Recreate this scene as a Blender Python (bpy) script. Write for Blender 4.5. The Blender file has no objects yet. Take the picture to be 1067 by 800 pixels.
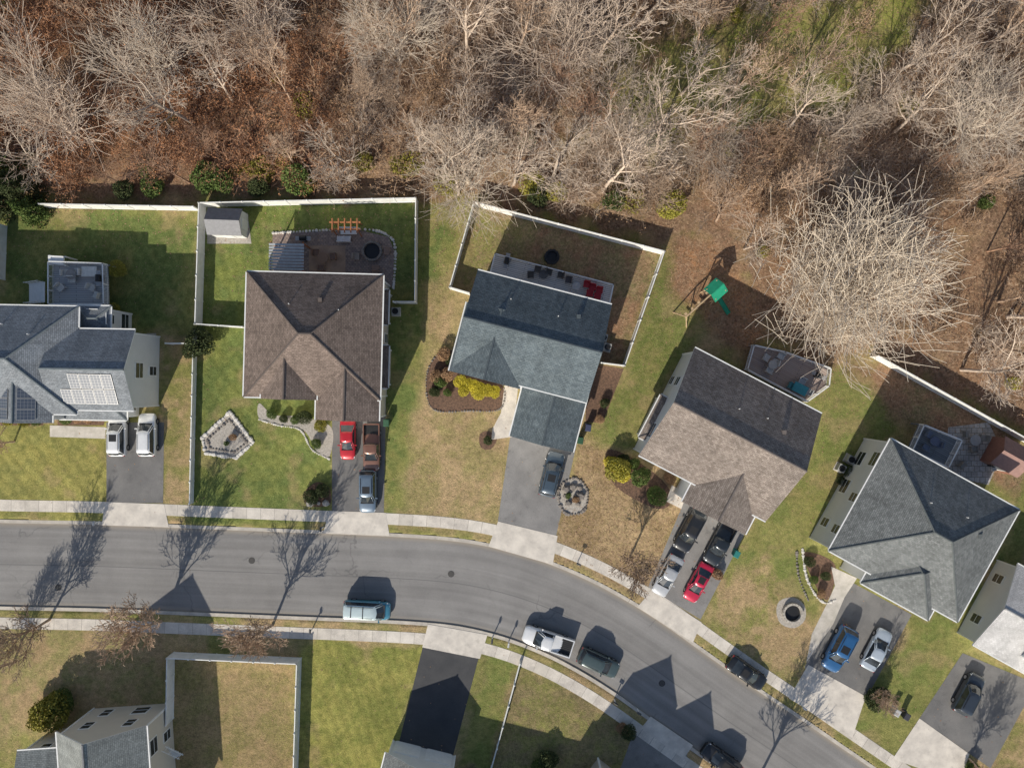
import bpy, math, random
import numpy as np
from mathutils import Vector, Matrix
random.seed(7); rng=np.random.default_rng(7)
S=9.5; H=78.0
def P(px,py,h=0.0):
    k=(H-h)/(S*H); return ((px-533.5)*k,(400-py)*k)
scene=bpy.context.scene
R=math.radians
# ------------------------------------------------------------ materials
def newmat(name):
    m=bpy.data.materials.new(name); m.use_nodes=True
    nt=m.node_tree; b=nt.nodes['Principled BSDF']; return m,nt,b
def c4(c): return (c[0],c[1],c[2],1)
def mixc(nt,fac,a,b,blend='MIX'):
    n=nt.nodes.new('ShaderNodeMix'); n.data_type='RGBA'; n.blend_type=blend
    for sock,v in ((n.inputs[0],fac),(n.inputs[6],a),(n.inputs[7],b)):
        if hasattr(v,'is_linked'): nt.links.new(v,sock)
        elif isinstance(v,(tuple,list)): sock.default_value=c4(v)
        else: sock.default_value=v
    return n.outputs[2]
def noise(nt,coord,scale,detail=4,rough=.6):
    n=nt.nodes.new('ShaderNodeTexNoise'); n.inputs['Scale'].default_value=scale
    n.inputs['Detail'].default_value=detail; n.inputs['Roughness'].default_value=rough
    nt.links.new(coord,n.inputs['Vector']); return n.outputs['Fac']
def ramp(nt,fac,a,b):
    n=nt.nodes.new('ShaderNodeMapRange'); n.inputs[1].default_value=a; n.inputs[2].default_value=b
    nt.links.new(fac,n.inputs[0]); return n.outputs[0]
def M(name,c1,c2=None,scale=3.0,rough=.85,bump=0.0,bscale=20,metal=0.0,coord='pos',fine=0.25,fscale=25,coat=0,spec=None,rand=0.0,stain=0.0):
    m,nt,b=newmat(name)
    if coord=='pos': co=nt.nodes.new('ShaderNodeNewGeometry').outputs['Position']
    else: co=nt.nodes.new('ShaderNodeTexCoord').outputs['Object']
    if c2 is None: c2=tuple(x*.8 for x in c1)
    col=mixc(nt,ramp(nt,noise(nt,co,scale),.35,.65),c1,c2)
    if fine>0:
        f=ramp(nt,noise(nt,co,fscale,3,.7),.3,.7)
        g=mixc(nt,f,(1-fine,)*3,(1+fine,)*3)
        col=mixc(nt,1.0,col,g,'MULTIPLY')
    if stain>0:
        f=ramp(nt,noise(nt,co,.9,5,.65),.56,.72)
        col=mixc(nt,1.0,col,mixc(nt,f,(1,1,1),(1-stain,)*3),'MULTIPLY')
    if rand>0:
        oi=nt.nodes.new('ShaderNodeObjectInfo')
        g=mixc(nt,oi.outputs['Random'],(1-rand,1-rand,1-rand),(1+rand,1+rand*.9,1+rand*.8))
        col=mixc(nt,1.0,col,g,'MULTIPLY')
    nt.links.new(col,b.inputs['Base Color'])
    b.inputs['Roughness'].default_value=rough; b.inputs['Metallic'].default_value=metal
    if coat: b.inputs['Coat Weight'].default_value=coat; b.inputs['Coat Roughness'].default_value=.08
    if spec is not None: b.inputs['Specular IOR Level'].default_value=spec
    if bump>0:
        bn=nt.nodes.new('ShaderNodeBump'); bn.inputs['Strength'].default_value=bump; bn.inputs['Distance'].default_value=.05
        nt.links.new(noise(nt,co,bscale,4,.7),bn.inputs['Height']); nt.links.new(bn.outputs[0],b.inputs['Normal'])
    return m
def Mroof(name,c1,c2):
    c1=tuple(x*1.22 for x in c1); c2=tuple(x*1.22 for x in c2)
    m,nt,b=newmat(name)
    uv=nt.nodes.new('ShaderNodeUVMap').outputs[0]
    br=nt.nodes.new('ShaderNodeTexBrick'); nt.links.new(uv,br.inputs['Vector'])
    br.inputs['Scale'].default_value=1; br.inputs['Brick Width'].default_value=.34; br.inputs['Row Height'].default_value=.17
    br.inputs['Mortar Size'].default_value=.012; br.inputs['Bias'].default_value=0
    br.inputs['Color1'].default_value=c4(c1); br.inputs['Color2'].default_value=c4(c2)
    br.inputs['Mortar'].default_value=c4(tuple(x*.5 for x in c1))
    po=nt.nodes.new('ShaderNodeNewGeometry').outputs['Position']
    g=mixc(nt,ramp(nt,noise(nt,po,.5,5),.3,.7),(.8,)*3,(1.17,)*3)
    col=mixc(nt,1.0,br.outputs['Color'],g,'MULTIPLY')
    g=mixc(nt,ramp(nt,noise(nt,po,7,4,.8),.3,.7),(.7,)*3,(1.3,)*3)
    col=mixc(nt,1.0,col,g,'MULTIPLY')
    mp=nt.nodes.new('ShaderNodeMapping'); mp.inputs['Scale'].default_value=(2.2,.18,1); nt.links.new(uv,mp.inputs['Vector'])
    g=mixc(nt,ramp(nt,noise(nt,mp.outputs[0],1,3,.6),.35,.7),(1.06,)*3,(.84,)*3)
    col=mixc(nt,1.0,col,g,'MULTIPLY')
    nt.links.new(col,b.inputs['Base Color']); b.inputs['Roughness'].default_value=.9
    b.inputs['Specular IOR Level'].default_value=.25
    return m
def Msiding(name,c):
    m,nt,b=newmat(name)
    po=nt.nodes.new('ShaderNodeNewGeometry').outputs['Position']
    w=nt.nodes.new('ShaderNodeTexWave'); w.bands_direction='Z'; w.wave_profile='SAW'; w.inputs['Scale'].default_value=1.6
    nt.links.new(po,w.inputs['Vector'])
    col=mixc(nt,w.outputs['Fac'],tuple(x*.8 for x in c),c)
    g=mixc(nt,noise(nt,po,.8,5),(.88,)*3,(1.08,)*3); col=mixc(nt,1.0,col,g,'MULTIPLY')
    nt.links.new(col,b.inputs['Base Color']); b.inputs['Roughness'].default_value=.6
    return m
def Mbrick(name,c1,c2,mort,bw,rh,ms=.015,rough=.85):
    m,nt,b=newmat(name)
    po=nt.nodes.new('ShaderNodeNewGeometry').outputs['Position']
    br=nt.nodes.new('ShaderNodeTexBrick'); nt.links.new(po,br.inputs['Vector'])
    br.inputs['Scale'].default_value=1; br.inputs['Brick Width'].default_value=bw; br.inputs['Row Height'].default_value=rh
    br.inputs['Mortar Size'].default_value=ms
    br.inputs['Color1'].default_value=c4(c1); br.inputs['Color2'].default_value=c4(c2); br.inputs['Mortar'].default_value=c4(mort)
    g=mixc(nt,ramp(nt,noise(nt,po,2.5,5,.7),.3,.7),(.75,)*3,(1.2,)*3); col=mixc(nt,1.0,br.outputs['Color'],g,'MULTIPLY')
    nt.links.new(col,b.inputs['Base Color']); b.inputs['Roughness'].default_value=rough
    return m
WHITE=M('white_trim',(.8,.8,.78),(.72,.72,.7),rough=.5,fine=.05)
VINYL=M('white_vinyl',(.82,.82,.8),(.7,.7,.66),scale=1.5,rough=.45,fine=.06)
GLASS=M('window_glass',(.02,.025,.03),(.05,.06,.07),scale=.7,rough=.06,fine=0,spec=.8)
BLACK=M('black_plastic',(.015,.015,.016),rough=.5,fine=.1)
TIRE=M('tyre_rubber',(.02,.02,.02),rough=.9)
RIM=M('rim_alloy',(.5,.5,.52),rough=.3,metal=.8,fine=0)
LAMPM=M('headlamp',(.7,.72,.75),rough=.1,fine=0)
TAIL=M('tail_lamp',(.4,.02,.02),rough=.2,fine=0)
IRON=M('cast_iron',(.07,.065,.06),(.04,.04,.04),scale=12,rough=.7)
CONC=M('concrete',(.68,.62,.54),(.5,.455,.4),scale=.8,fine=.17,fscale=12,bump=.2,stain=.18)
PAVE=M('paving_concrete',(.55,.51,.46),(.42,.39,.34),scale=1.2,fine=.15)
WOOD=M('cedar_wood',(.42,.17,.07),(.28,.11,.045),scale=3)
STONE=M('stone',(.27,.24,.21),(.15,.13,.115),scale=2.5,bump=.6,fine=.3)
PALESTONE=M('pale_stone',(.5,.46,.4),(.33,.3,.26),scale=3,fine=.3)
MULCH=M('mulch',(.19,.11,.07),(.1,.06,.04),scale=4,fine=.45,fscale=12,bump=.6)
GRAVEL=M('gravel',(.48,.44,.39),(.33,.3,.26),scale=5,fine=.4,fscale=10,bump=.6)
# ------------------------------------------------------------ mesh builder
class MB:
    def __init__(s): s.v=[];s.f=[];s.m=[];s.uv=[];s.hasuv=False
    def poly(s,pts,mi=0,uv=None):
        n=len(s.v); s.v.extend([tuple(p) for p in pts]); s.f.append(tuple(range(n,n+len(pts)))); s.m.append(mi)
        if uv: s.hasuv=True; s.uv.extend(uv)
        else: s.uv.extend([(p[0],p[1]) for p in pts])
    def idx(s,verts,faces,mi=0):
        n=len(s.v); s.v.extend([tuple(p) for p in verts])
        for f in faces:
            s.f.append(tuple(n+i for i in f)); s.m.append(mi); s.uv.extend([(verts[i][0],verts[i][1]) for i in f])
    def hexa(s,b,t,mi=0):
        s.idx(list(b)+list(t),[(3,2,1,0),(4,5,6,7),(0,1,5,4),(1,2,6,5),(2,3,7,6),(3,0,4,7)],mi)
    def box(s,c,sz,ang=0,mi=0):
        ca,sa=math.cos(ang),math.sin(ang); x,y,z=sz[0]/2,sz[1]/2,sz[2]/2
        f=lambda a,b,d:(c[0]+a*ca-b*sa,c[1]+a*sa+b*ca,c[2]+d)
        s.hexa([f(-x,-y,-z),f(x,-y,-z),f(x,y,-z),f(-x,y,-z)],[f(-x,-y,z),f(x,-y,z),f(x,y,z),f(-x,y,z)],mi)
    def prism(s,pts,z0,z1,mi=0):
        n=len(pts); v=[(p[0],p[1],z0) for p in pts]+[(p[0],p[1],z1) for p in pts]
        s.idx(v,[tuple(range(n-1,-1,-1)),tuple(range(n,2*n))]+[(i,(i+1)%n,n+(i+1)%n,n+i) for i in range(n)],mi)
    def tube(s,p0,p1,r0,r1=None,n=6,mi=0):
        if r1 is None: r1=r0
        p0=Vector(p0);p1=Vector(p1); d=(p1-p0).normalized(); a=d.orthogonal().normalized(); b=d.cross(a)
        v=[]
        for p,r in ((p0,r0),(p1,r1)):
            for i in range(n):
                t=2*math.pi*i/n; v.append(tuple(p+a*(r*math.cos(t))+b*(r*math.sin(t))))
        s.idx(v,[tuple(range(n-1,-1,-1)),tuple(range(n,2*n))]+[(i,(i+1)%n,n+(i+1)%n,n+i) for i in range(n)],mi)
    def build(s,name,mats,parent=None,smooth=False):
        me=bpy.data.meshes.new(name); me.from_pydata(s.v,[],s.f)
        for m in mats: me.materials.append(m)
        me.polygons.foreach_set('material_index',s.m)
        if s.hasuv:
            u=me.uv_layers.new(name='UVMap'); u.data.foreach_set('uv',np.array(s.uv,dtype=np.float32).ravel())
        if smooth: me.polygons.foreach_set('use_smooth',[True]*len(s.f))
        me.update()
        o=bpy.data.objects.new(name,me); scene.collection.objects.link(o)
        if parent: o.parent=parent
        return o
def empty(name,loc=(0,0,0)):
    o=bpy.data.objects.new(name,None); o.location=loc; scene.collection.objects.link(o); return o
def resample(pts,step=1.0,closed=False):
    p=[Vector((a[0],a[1])) for a in pts]; n=len(p); out=[]
    rngi=range(n) if closed else range(n-1)
    for i in rngi:
        if closed: a,b,c,d=p[i-1],p[i],p[(i+1)%n],p[(i+2)%n]
        else: a,b,c,d=p[max(i-1,0)],p[i],p[i+1],p[min(i+2,n-1)]
        k=max(1,int((c-b).length/step))
        for j in range(k):
            t=j/k; out.append(.5*((2*b)+(c-a)*t+(2*a-5*b+4*c-d)*t*t+(3*b-a-3*c+d)*t**3))
    if not closed: out.append(p[-1])
    return out
# ------------------------------------------------------------ road line
CL=[(-3000,500),(-1200,543),(-400,573),(-100,584),(0,588),(100,590),(200,594),(300,598),(400,602),(460,606),(500,612),(545,624),(590,642),(630,663),(668,687),(710,717),(760,752),(812,787),(860,820),(1000,915),(1300,1115),(2500,1900)]
CLW=resample([P(*c) for c in CL],0.8)
CA=np.array([(c.x,c.y) for c in CLW])
def offs(d,extent=None):
    out=[]
    for i,c in enumerate(CLW):
        a=CLW[max(i-1,0)];b=CLW[min(i+1,len(CLW)-1)]; t=(b-a).normalized(); n=Vector((-t.y,t.x))
        out.append(c+n*d)
    return out
def strip(name,d0,d1,z,mat,zb=None,lim=None):
    A=offs(d0);B=offs(d1); mb=MB(); L=0
    for i in range(len(A)-1):
        l=(CLW[i+1]-CLW[i]).length
        mb.poly([(*A[i],z),(*A[i+1],z),(*B[i+1],z),(*B[i],z)],0,[(L,d0),(L+l,d0),(L+l,d1),(L,d1)])
        if zb is not None:
            for Q in (A,B):
                f=[(*Q[i],z),(*Q[i],zb),(*Q[i+1],zb),(*Q[i+1],z)]
                mb.poly(f,0,[(L,0),(L,.1),(L+l,.1),(L+l,0)])
        L+=l
    return mb.build(name,[mat])
m,nt,b=newmat('road_asphalt')
uv=nt.nodes.new('ShaderNodeUVMap').outputs[0]; po=nt.nodes.new('ShaderNodeNewGeometry').outputs['Position']
col=mixc(nt,ramp(nt,noise(nt,po,.25,5,.6),.3,.7),(.195,.187,.18),(.25,.24,.23))
mp=nt.nodes.new('ShaderNodeMapping'); mp.inputs['Scale'].default_value=(.04,1.3,1); nt.links.new(uv,mp.inputs['Vector'])
col=mixc(nt,1.0,col,mixc(nt,ramp(nt,noise(nt,mp.outputs[0],1.0,4,.5),.35,.65),(.86,)*3,(1.12,)*3),'MULTIPLY')
col=mixc(nt,1.0,col,mixc(nt,ramp(nt,noise(nt,po,22,3,.8),.3,.7),(.8,)*3,(1.2,)*3),'MULTIPLY')
sp=nt.nodes.new('ShaderNodeSeparateXYZ'); nt.links.new(uv,sp.inputs[0])
ab=nt.nodes.new('ShaderNodeMath'); ab.operation='ABSOLUTE'; nt.links.new(sp.outputs[1],ab.inputs[0])
seam=ramp(nt,ab.outputs[0],.07,.0); col=mixc(nt,seam,col,(.13,.128,.126))
edge=ramp(nt,ab.outputs[0],4.0,4.6); col=mixc(nt,edge,col,(.28,.245,.2))
vor=nt.nodes.new('ShaderNodeTexVoronoi'); vor.feature='DISTANCE_TO_EDGE'; vor.inputs['Scale'].default_value=.16
nz=nt.nodes.new('ShaderNodeTexNoise'); nz.inputs['Scale'].default_value=.5; nz.inputs['Detail'].default_value=5; nt.links.new(po,nz.inputs['Vector'])
ad=nt.nodes.new('ShaderNodeVectorMath'); ad.operation='MULTIPLY_ADD'; ad.inputs[1].default_value=(3,3,3)
nt.links.new(nz.outputs['Color'],ad.inputs[0]); nt.links.new(po,ad.inputs[2]); nt.links.new(ad.outputs[0],vor.inputs['Vector'])
cr=ramp(nt,vor.outputs['Distance'],.012,.004)
mm=nt.nodes.new('ShaderNodeMath'); mm.operation='MULTIPLY'; nt.links.new(cr,mm.inputs[0]); nt.links.new(ramp(nt,noise(nt,po,.15,2),.5,.62),mm.inputs[1])
mm2=nt.nodes.new('ShaderNodeMath'); mm2.operation='MULTIPLY'; nt.links.new(mm.outputs[0],mm2.inputs[0]); mm2.inputs[1].default_value=.45
col=mixc(nt,mm2.outputs[0],col,(.08,.08,.08))
nt.links.new(col,b.inputs['Base Color']); b.inputs['Roughness'].default_value=.85
ROAD=m
strip('road',-4.6,4.6,-.11,ROAD)
KERB=M('kerb_concrete',(.55,.5,.43),(.4,.365,.32),scale=1.0,fine=.15,stain=.2)
strip('kerb',4.58,4.95,.012,KERB,zb=-.2)
strip('kerb',-4.95,-4.58,.012,KERB,zb=-.2)
CB=M('concrete_b',(.62,.565,.49),(.47,.43,.375),scale=.8,fine=.15,stain=.15); CC=M('concrete_c',(.72,.66,.58),(.57,.525,.46),scale=.8,fine=.15,stain=.12)
def sidewalk(d):
    pts=[p for p in offs(d) if -75<p.x<75 and -62<p.y<60]
    mb=MB(); path=pts; cum=[0]
    for i in range(1,len(path)): cum.append(cum[-1]+(path[i]-path[i-1]).length)
    def at(s):
        i=max(0,min(len(path)-2,np.searchsorted(cum,s)-1)); t=(s-cum[i])/(cum[i+1]-cum[i]); return path[i].lerp(path[i+1],t),(path[i+1]-path[i]).normalized()
    s=0
    while s+1.55<cum[-1]:
        a,ta=at(s+.02);b2,tb=at(s+1.5)
        na=Vector((-ta.y,ta.x))*.62; nb=Vector((-tb.y,tb.x))*.62
        j=random.uniform(-.004,.004)
        mb.prism([a-na,b2-nb,b2+nb,a+na],-.05,.022+j,random.choice([0,0,1,2])); s+=1.52
    mb.build('sidewalk',[CONC,CB,CC])
    strip('sidewalk_joint_bed',d-.62,d+.62,.008,GRAVEL)
sidewalk(6.5); sidewalk(-6.4)
for px,py,z in ((262,584,-.106),(470,598,-.106),(690,712,-.106),(60,612,-.106)):
    mb=MB(); mb.prism([(.36*math.cos(t*math.pi/12),.36*math.sin(t*math.pi/12)) for t in range(24)],0,.006)
    for i in range(5): mb.box((0,-.22+i*.11,.01),(.5-.12*abs(i-2),.03,.012),0,1)
    o=mb.build('manhole_cover',[IRON,M('iron_worn',(.13,.12,.11))]); o.location=(*P(px,py),z)
# ------------------------------------------------------------ ground
ARX=np.concatenate([[-1500,-700,-300,-150,-100,-80],np.arange(-68,68.01,.25),[80,100,150,300,700,1500]])
ARY=np.concatenate([[-1500,-700,-300,-150,-90,-70,-60],np.arange(-52,52.01,.25),[60,70,90,150,300,700,1500]])
X,Y=np.meshgrid(ARX,ARY); nx,ny=len(ARX),len(ARY)
lat=rng.random((16,256,256))
def vn(X,Y,sc,k):
    x=X/sc+1000.3;y=Y/sc+1000.7; xi=np.floor(x).astype(int);yi=np.floor(y).astype(int);fx=x-xi;fy=y-yi
    fx=fx*fx*(3-2*fx);fy=fy*fy*(3-2*fy);l=lat[k%16]; a=l[xi%256,yi%256];b=l[(xi+1)%256,yi%256];c=l[xi%256,(yi+1)%256];d=l[(xi+1)%256,(yi+1)%256]
    return (a*(1-fx)+b*fx)*(1-fy)+(c*(1-fx)+d*fx)*fy
def fbm(X,Y,sc,k): return (vn(X,Y,sc,k)+.5*vn(X,Y,sc/2.1,k+1)+.25*vn(X,Y,sc/4.3,k+2)+.13*vn(X,Y,sc/9,k+3))/1.88
def sdf(poly,X,Y):
    p=[P(*q) for q in poly]; n=len(p); d=np.full(X.shape,1e9); ins=np.zeros(X.shape,bool)
    for i in range(n):
        ax,ay=p[i];bx,by=p[(i+1)%n]; ex,ey=bx-ax,by-ay
        t=np.clip(((X-ax)*ex+(Y-ay)*ey)/(ex*ex+ey*ey+1e-9),0,1)
        d=np.minimum(d,np.hypot(X-ax-t*ex,Y-ay-t*ey))
        with np.errstate(divide='ignore',invalid='ignore'):
            c=((ay>Y)!=(by>Y))&(X<(bx-ax)*(Y-ay)/(by-ay+1e-12)+ax)
        ins^=c
    return np.where(ins,-d,d)
GL=(.14,.18,.06); GM=(.235,.235,.085); TAN=(.4,.3,.175); LIT=(.27,.165,.105); FOR=(.22,.145,.1); MOSS=(.24,.26,.07); OL=(.22,.19,.1)
base=np.empty(X.shape+(3,)); n1=fbm(X,Y,6,0); n2=fbm(X,Y,1.6,4)
t=np.clip((n1*.6+n2*.4-.4)*4,0,1)[...,None]
base[:]=np.array(GM)*(1-t)+np.array(TAN)*t
lit=np.zeros(X.shape)
FOREST=[(-9000,206),(0,206),(45,206),(435,203),(470,222),(480,208),(500,205),(690,255),(725,245),(765,285),(800,335),(850,385),(912,366),(1067,452),(1500,690),(9000,3800),(9000,-9000),(-9000,-9000)]
def zone(poly,c1,c2,feather=8,lv=0.0,warp=1.2,sc=3.0,amt=1.0,st=None,contrast=5):
    global base,lit
    sd=sdf(poly,X,Y)+(fbm(X,Y,2.2,5)-.5)*2*warp
    mk=np.clip(.5-sd/(feather/S),0,1)*amt
    f=fbm(X,Y,sc,7+len(poly)%4); g=fbm(X,Y,.8,3)
    tt=np.clip((f*.55+g*.45-.5)*contrast+.5,0,1)[...,None]
    c=np.array(c1)*(1-tt)+np.array(c2)*tt
    if st:
        a=R(st[0]); s=np.sin((X*math.cos(a)+Y*math.sin(a)+.25*(fbm(X,Y,5,2)-.5))*2*math.pi/st[1]); c=c*(1+st[2]*np.sign(s)*np.minimum(1,abs(s)*3))[...,None]
    base=base*(1-mk[...,None])+c*mk[...,None]; lit=lit*(1-mk)+lv*mk
GLY=(.175,.21,.065)
zone([(0,214),(206,218),(205,345),(0,345)],GL,GM,st=(30,1.1,.05))
zone([(-300,440),(112,440),(112,545),(-300,545)],GM,(.31,.29,.1),4,st=(40,1.2,.07))
zone([(168,350),(206,345),(200,545),(168,545)],GM,TAN,4)
zone([(206,210),(436,207),(434,320),(206,345)],GL,(.19,.22,.065),3,st=(10,1.1,.06),warp=.2)
zone([(200,340),(345,340),(345,545),(200,545)],GL,(.21,.235,.075),4,st=(38,1.2,.07),warp=.3)
zone([(398,300),(470,215),(455,330),(440,400),(430,545),(398,545)],GL,GM,14)
zone([(448,300),(480,300),(474,390),(535,455),(515,560),(415,548),(438,420)],TAN,(.3,.26,.12),14,.4)
zone([(494,214),(690,265),(650,382),(610,370),(480,300)],OL,LIT,4,.7,sc=2)
zone([(494,214),(560,225),(540,280),(480,300)],GM,OL,20,.5)
zone([(690,262),(740,250),(790,340),(740,330),(700,400),(665,470),(600,470),(650,385)],GM,GLY,14,.25,contrast=6)
zone([(700,240),(760,240),(800,335),(780,380),(735,330),(700,300)],LIT,(.36,.2,.11),16,.9)
zone([(600,455),(670,480),(720,520),(678,625),(575,585),(580,540)],TAN,(.3,.22,.12),16,.8)
zone([(850,385),(925,372),(930,450),(850,570),(838,730),(730,665),(775,560),(862,440)],GM,GLY,12,.2)
zone([(870,372),(940,380),(1067,460),(1067,520),(930,430)],OL,LIT,14,.8)
zone([(745,600),(800,580),(850,660),(830,740),(735,680)],GM,TAN,10,.4)
zone([(1080,480),(1100,530),(960,745),(880,770),(905,720),(950,650),(1030,600)],GM,GLY,10,.1)
zone([(1030,730),(1300,800),(1300,1000),(1000,830)],TAN,GM,10,.3)
zone([(-200,655),(175,655),(172,760),(20,760),(-200,900)],TAN,(.29,.27,.12),12,.3)
zone([(176,682),(310,688),(305,860),(170,860)],(.26,.23,.1),(.34,.26,.14),4,.35)
zone([(314,668),(445,672),(415,775),(380,860),(308,860)],(.21,.225,.065),(.3,.29,.09),5,.1,st=(20,1.1,.08))
zone([(500,680),(560,700),(640,745),(700,800),(640,860),(470,860)],GM,OL,8,.4)
zone([(505,680),(540,690),(510,800),(475,800)],GLY,GM,5,.1)
zone(FOREST,FOR,LIT,14,1.0,warp=2.0)
zone([(0,40),(300,-60),(380,60),(330,170),(100,180),(0,150)],(.31,.16,.09),(.16,.1,.07),40,1.0,warp=3)
zone([(620,60),(760,0),(900,-40),(1000,-40),(930,60),(880,120),(740,140),(620,150)],MOSS,(.3,.28,.11),30,.3,warp=3,sc=4)
zone([(590,120),(720,120),(720,200),(600,220)],MOSS,FOR,40,.6,warp=3,amt=.7)
dist=np.full(X.shape,1e9)
near=(abs(X)<80)&(abs(Y)<75)
xs=X[near];ys=Y[near];dd=np.full(xs.shape,1e9)
for i in range(len(CA)-1):
    ax,ay=CA[i];bx,by=CA[i+1]
    if abs(ax)>90 or abs(ay)>90: continue
    ex,ey=bx-ax,by-ay; tq=np.clip(((xs-ax)*ex+(ys-ay)*ey)/(ex*ex+ey*ey),0,1); dd=np.minimum(dd,np.hypot(xs-ax-tq*ex,ys-ay-tq*ey))
dist[near]=dd
Z=np.where(dist<4.86,-.25,0.0); Z[~near]=-.3
base*= (0.76+.48*fbm(X,Y,9,9))[...,None]
base*= (0.82+.36*fbm(X,Y,.9,12))[...,None]
# scattered worn / bare patches in the turf
wp=np.clip((fbm(X,Y,2.6,6)-.62)*9,0,1)[...,None]*.45; base=base*(1-wp)+np.array((.36,.27,.155))*wp
co=np.stack([X,Y,Z],-1).reshape(-1,3)
i,j=np.meshgrid(np.arange(nx-1),np.arange(ny-1)); a=(j*nx+i).ravel(); F=np.stack([a,a+1,a+nx+1,a+nx],1)
def npmesh(name,V,F,mats,smooth=False):
    me=bpy.data.meshes.new(name); k=F.shape[1]
    me.vertices.add(len(V)); me.vertices.foreach_set('co',V.astype(np.float32).ravel())
    me.loops.add(F.size); me.loops.foreach_set('vertex_index',F.astype(np.int32).ravel())
    me.polygons.add(len(F)); me.polygons.foreach_set('loop_start',np.arange(0,F.size,k,dtype=np.int32))
    for m in mats: me.materials.append(m)
    me.update(calc_edges=True); me.validate()
    if smooth: me.polygons.foreach_set('use_smooth',np.ones(len(F),bool))
    return me
m,nt,b=newmat('ground_cover')
at=nt.nodes.new('ShaderNodeAttribute'); at.attribute_name='Col'
po=nt.nodes.new('ShaderNodeNewGeometry').outputs['Position']
col=mixc(nt,1.0,at.outputs['Color'],mixc(nt,ramp(nt,noise(nt,po,1.8,6,.78),.3,.7),(.56,.62,.54),(1.44,1.34,1.32)),'MULTIPLY')
col=mixc(nt,1.0,col,mixc(nt,ramp(nt,noise(nt,po,9,4,.85),.3,.7),(.52,.54,.5),(1.5,1.46,1.45)),'MULTIPLY')
vo=nt.nodes.new('ShaderNodeTexVoronoi'); vo.inputs['Scale'].default_value=5.5; nt.links.new(po,vo.inputs['Vector'])
spx=nt.nodes.new('ShaderNodeSeparateColor'); nt.links.new(vo.outputs['Color'],spx.inputs[0])
leafc=mixc(nt,spx.outputs[0],(.08,.048,.032),(.48,.33,.21))
mu=nt.nodes.new('ShaderNodeMath'); mu.operation='MULTIPLY'; nt.links.new(at.outputs['Alpha'],mu.inputs[0])
thr=ramp(nt,spx.outputs[1],.3,.5); nt.links.new(thr,mu.inputs[1])
mu2=nt.nodes.new('ShaderNodeMath'); mu2.operation='MULTIPLY'; nt.links.new(mu.outputs[0],mu2.inputs[0]); mu2.inputs[1].default_value=.6
col=mixc(nt,mu2.outputs[0],col,leafc)
nt.links.new(col,b.inputs['Base Color']); b.inputs['Roughness'].default_value=1; b.inputs['Specular IOR Level'].default_value=.1
bn=nt.nodes.new('ShaderNodeBump'); bn.inputs['Strength'].default_value=.75; bn.inputs['Distance'].default_value=.12
nt.links.new(noise(nt,po,6,5,.75),bn.inputs['Height']); nt.links.new(bn.outputs[0],b.inputs['Normal'])
me=npmesh('ground',co,F,[m])
ca=me.color_attributes.new('Col','FLOAT_COLOR','POINT')
ca.data.foreach_set('color',np.concatenate([base,lit[...,None]],-1).reshape(-1).astype(np.float32))
g=bpy.data.objects.new('ground',me); scene.collection.objects.link(g)
# ------------------------------------------------------------ flat sheets
def sheet(name,pts,z,mat,smooth=False,h=0):
    w=[P(*p) for p in pts]
    if smooth: w=[(q.x,q.y) for q in resample(w,.4,True)]
    mb=MB(); mb.prism(w,-.05,z,0); return mb.build(name,[mat])
AS1=M('asphalt_worn',(.2,.193,.187),(.26,.25,.24),scale=.5,fine=.22,fscale=20,stain=.3)
AS2=M('asphalt_new',(.045,.046,.05),(.065,.065,.067),scale=.5,fine=.2,fscale=20)
AS3=M('asphalt_grey',(.135,.132,.13),(.19,.183,.176),scale=.4,fine=.22,fscale=20,stain=.3)
AP=M('apron_concrete',(.7,.64,.56),(.52,.475,.42),scale=.7,fine=.14,stain=.2)
def drive(pts,mat,z=.014): sheet('driveway',pts,z,mat)
def apron(pts): sheet('driveway_apron',pts,.036,AP)
drive([(111,440),(171,440),(170,524),(111,523)],AS3); apron([(110,523),(171,525),(176,549),(106,547)])
drive([(346,425),(402,425),(400,534),(346,532)],AS3); apron([(343,532),(402,534),(406,558),(337,555)])
drive([(533,445),(601,462),(579,560),(518,548)],AS1); apron([(519,543),(581,558),(576,588),(509,569)])
drive([(716,515),(780,548),(730,645),(675,612)],AS1); apron([(679,615),(731,648),(722,669),(664,632)])
drive([(885,605),(950,640),(900,732),(838,695)],AS3); apron([(842,692),(902,725),(888,768),(822,727)])
drive([(1003,680),(1080,712),(1032,800),(958,748)],AS3); apron([(958,748),(1010,785),(1000,815),(930,790)])
drive([(441,672),(499,684),(470,795),(414,780)],AS2); apron([(446,650),(508,661),(500,686),(440,674)])
drive([(664,752),(716,785),(712,860),(625,860)],AS1); apron([(678,746),(722,776),(712,790),(668,758)])
sheet('front_path',[(52,443),(110,445),(110,457),(52,455)],.018,PAVE)
sheet('front_path',[(526,400),(540,402),(534,455),(512,458),(513,447),(522,430)],.018,CONC)
sheet('front_path',[(270,420),(285,432),(312,434),(345,445),(343,476),(330,470),(316,448),(285,441),(270,436)],.018,GRAVEL,True)
sheet('front_path',[(866,590),(893,602),(880,622),(868,650),(840,690),(846,660),(862,628),(870,610)],.018,PAVE)
sheet('front_path',[(700,505),(715,515),(710,530),(694,522)],.018,CONC)
sheet('garden_bed',[(446,385),(470,365),(520,395),(522,425),(490,428),(450,425)],.016,MULCH,True)
sheet('garden_bed',[(211,456),(240,429),(264,461),(246,477),(214,472)],.016,GRAVEL)
sheet('garden_bed',[(317,513),(330,502),(343,508),(343,526),(320,526)],.016,MULCH,True)
sheet('garden_bed',[(60,428),(112,428),(108,443),(60,443)],.016,MULCH)
sheet('garden_bed',[(0,430),(45,432),(45,443),(0,443)],.016,MULCH)
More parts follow.
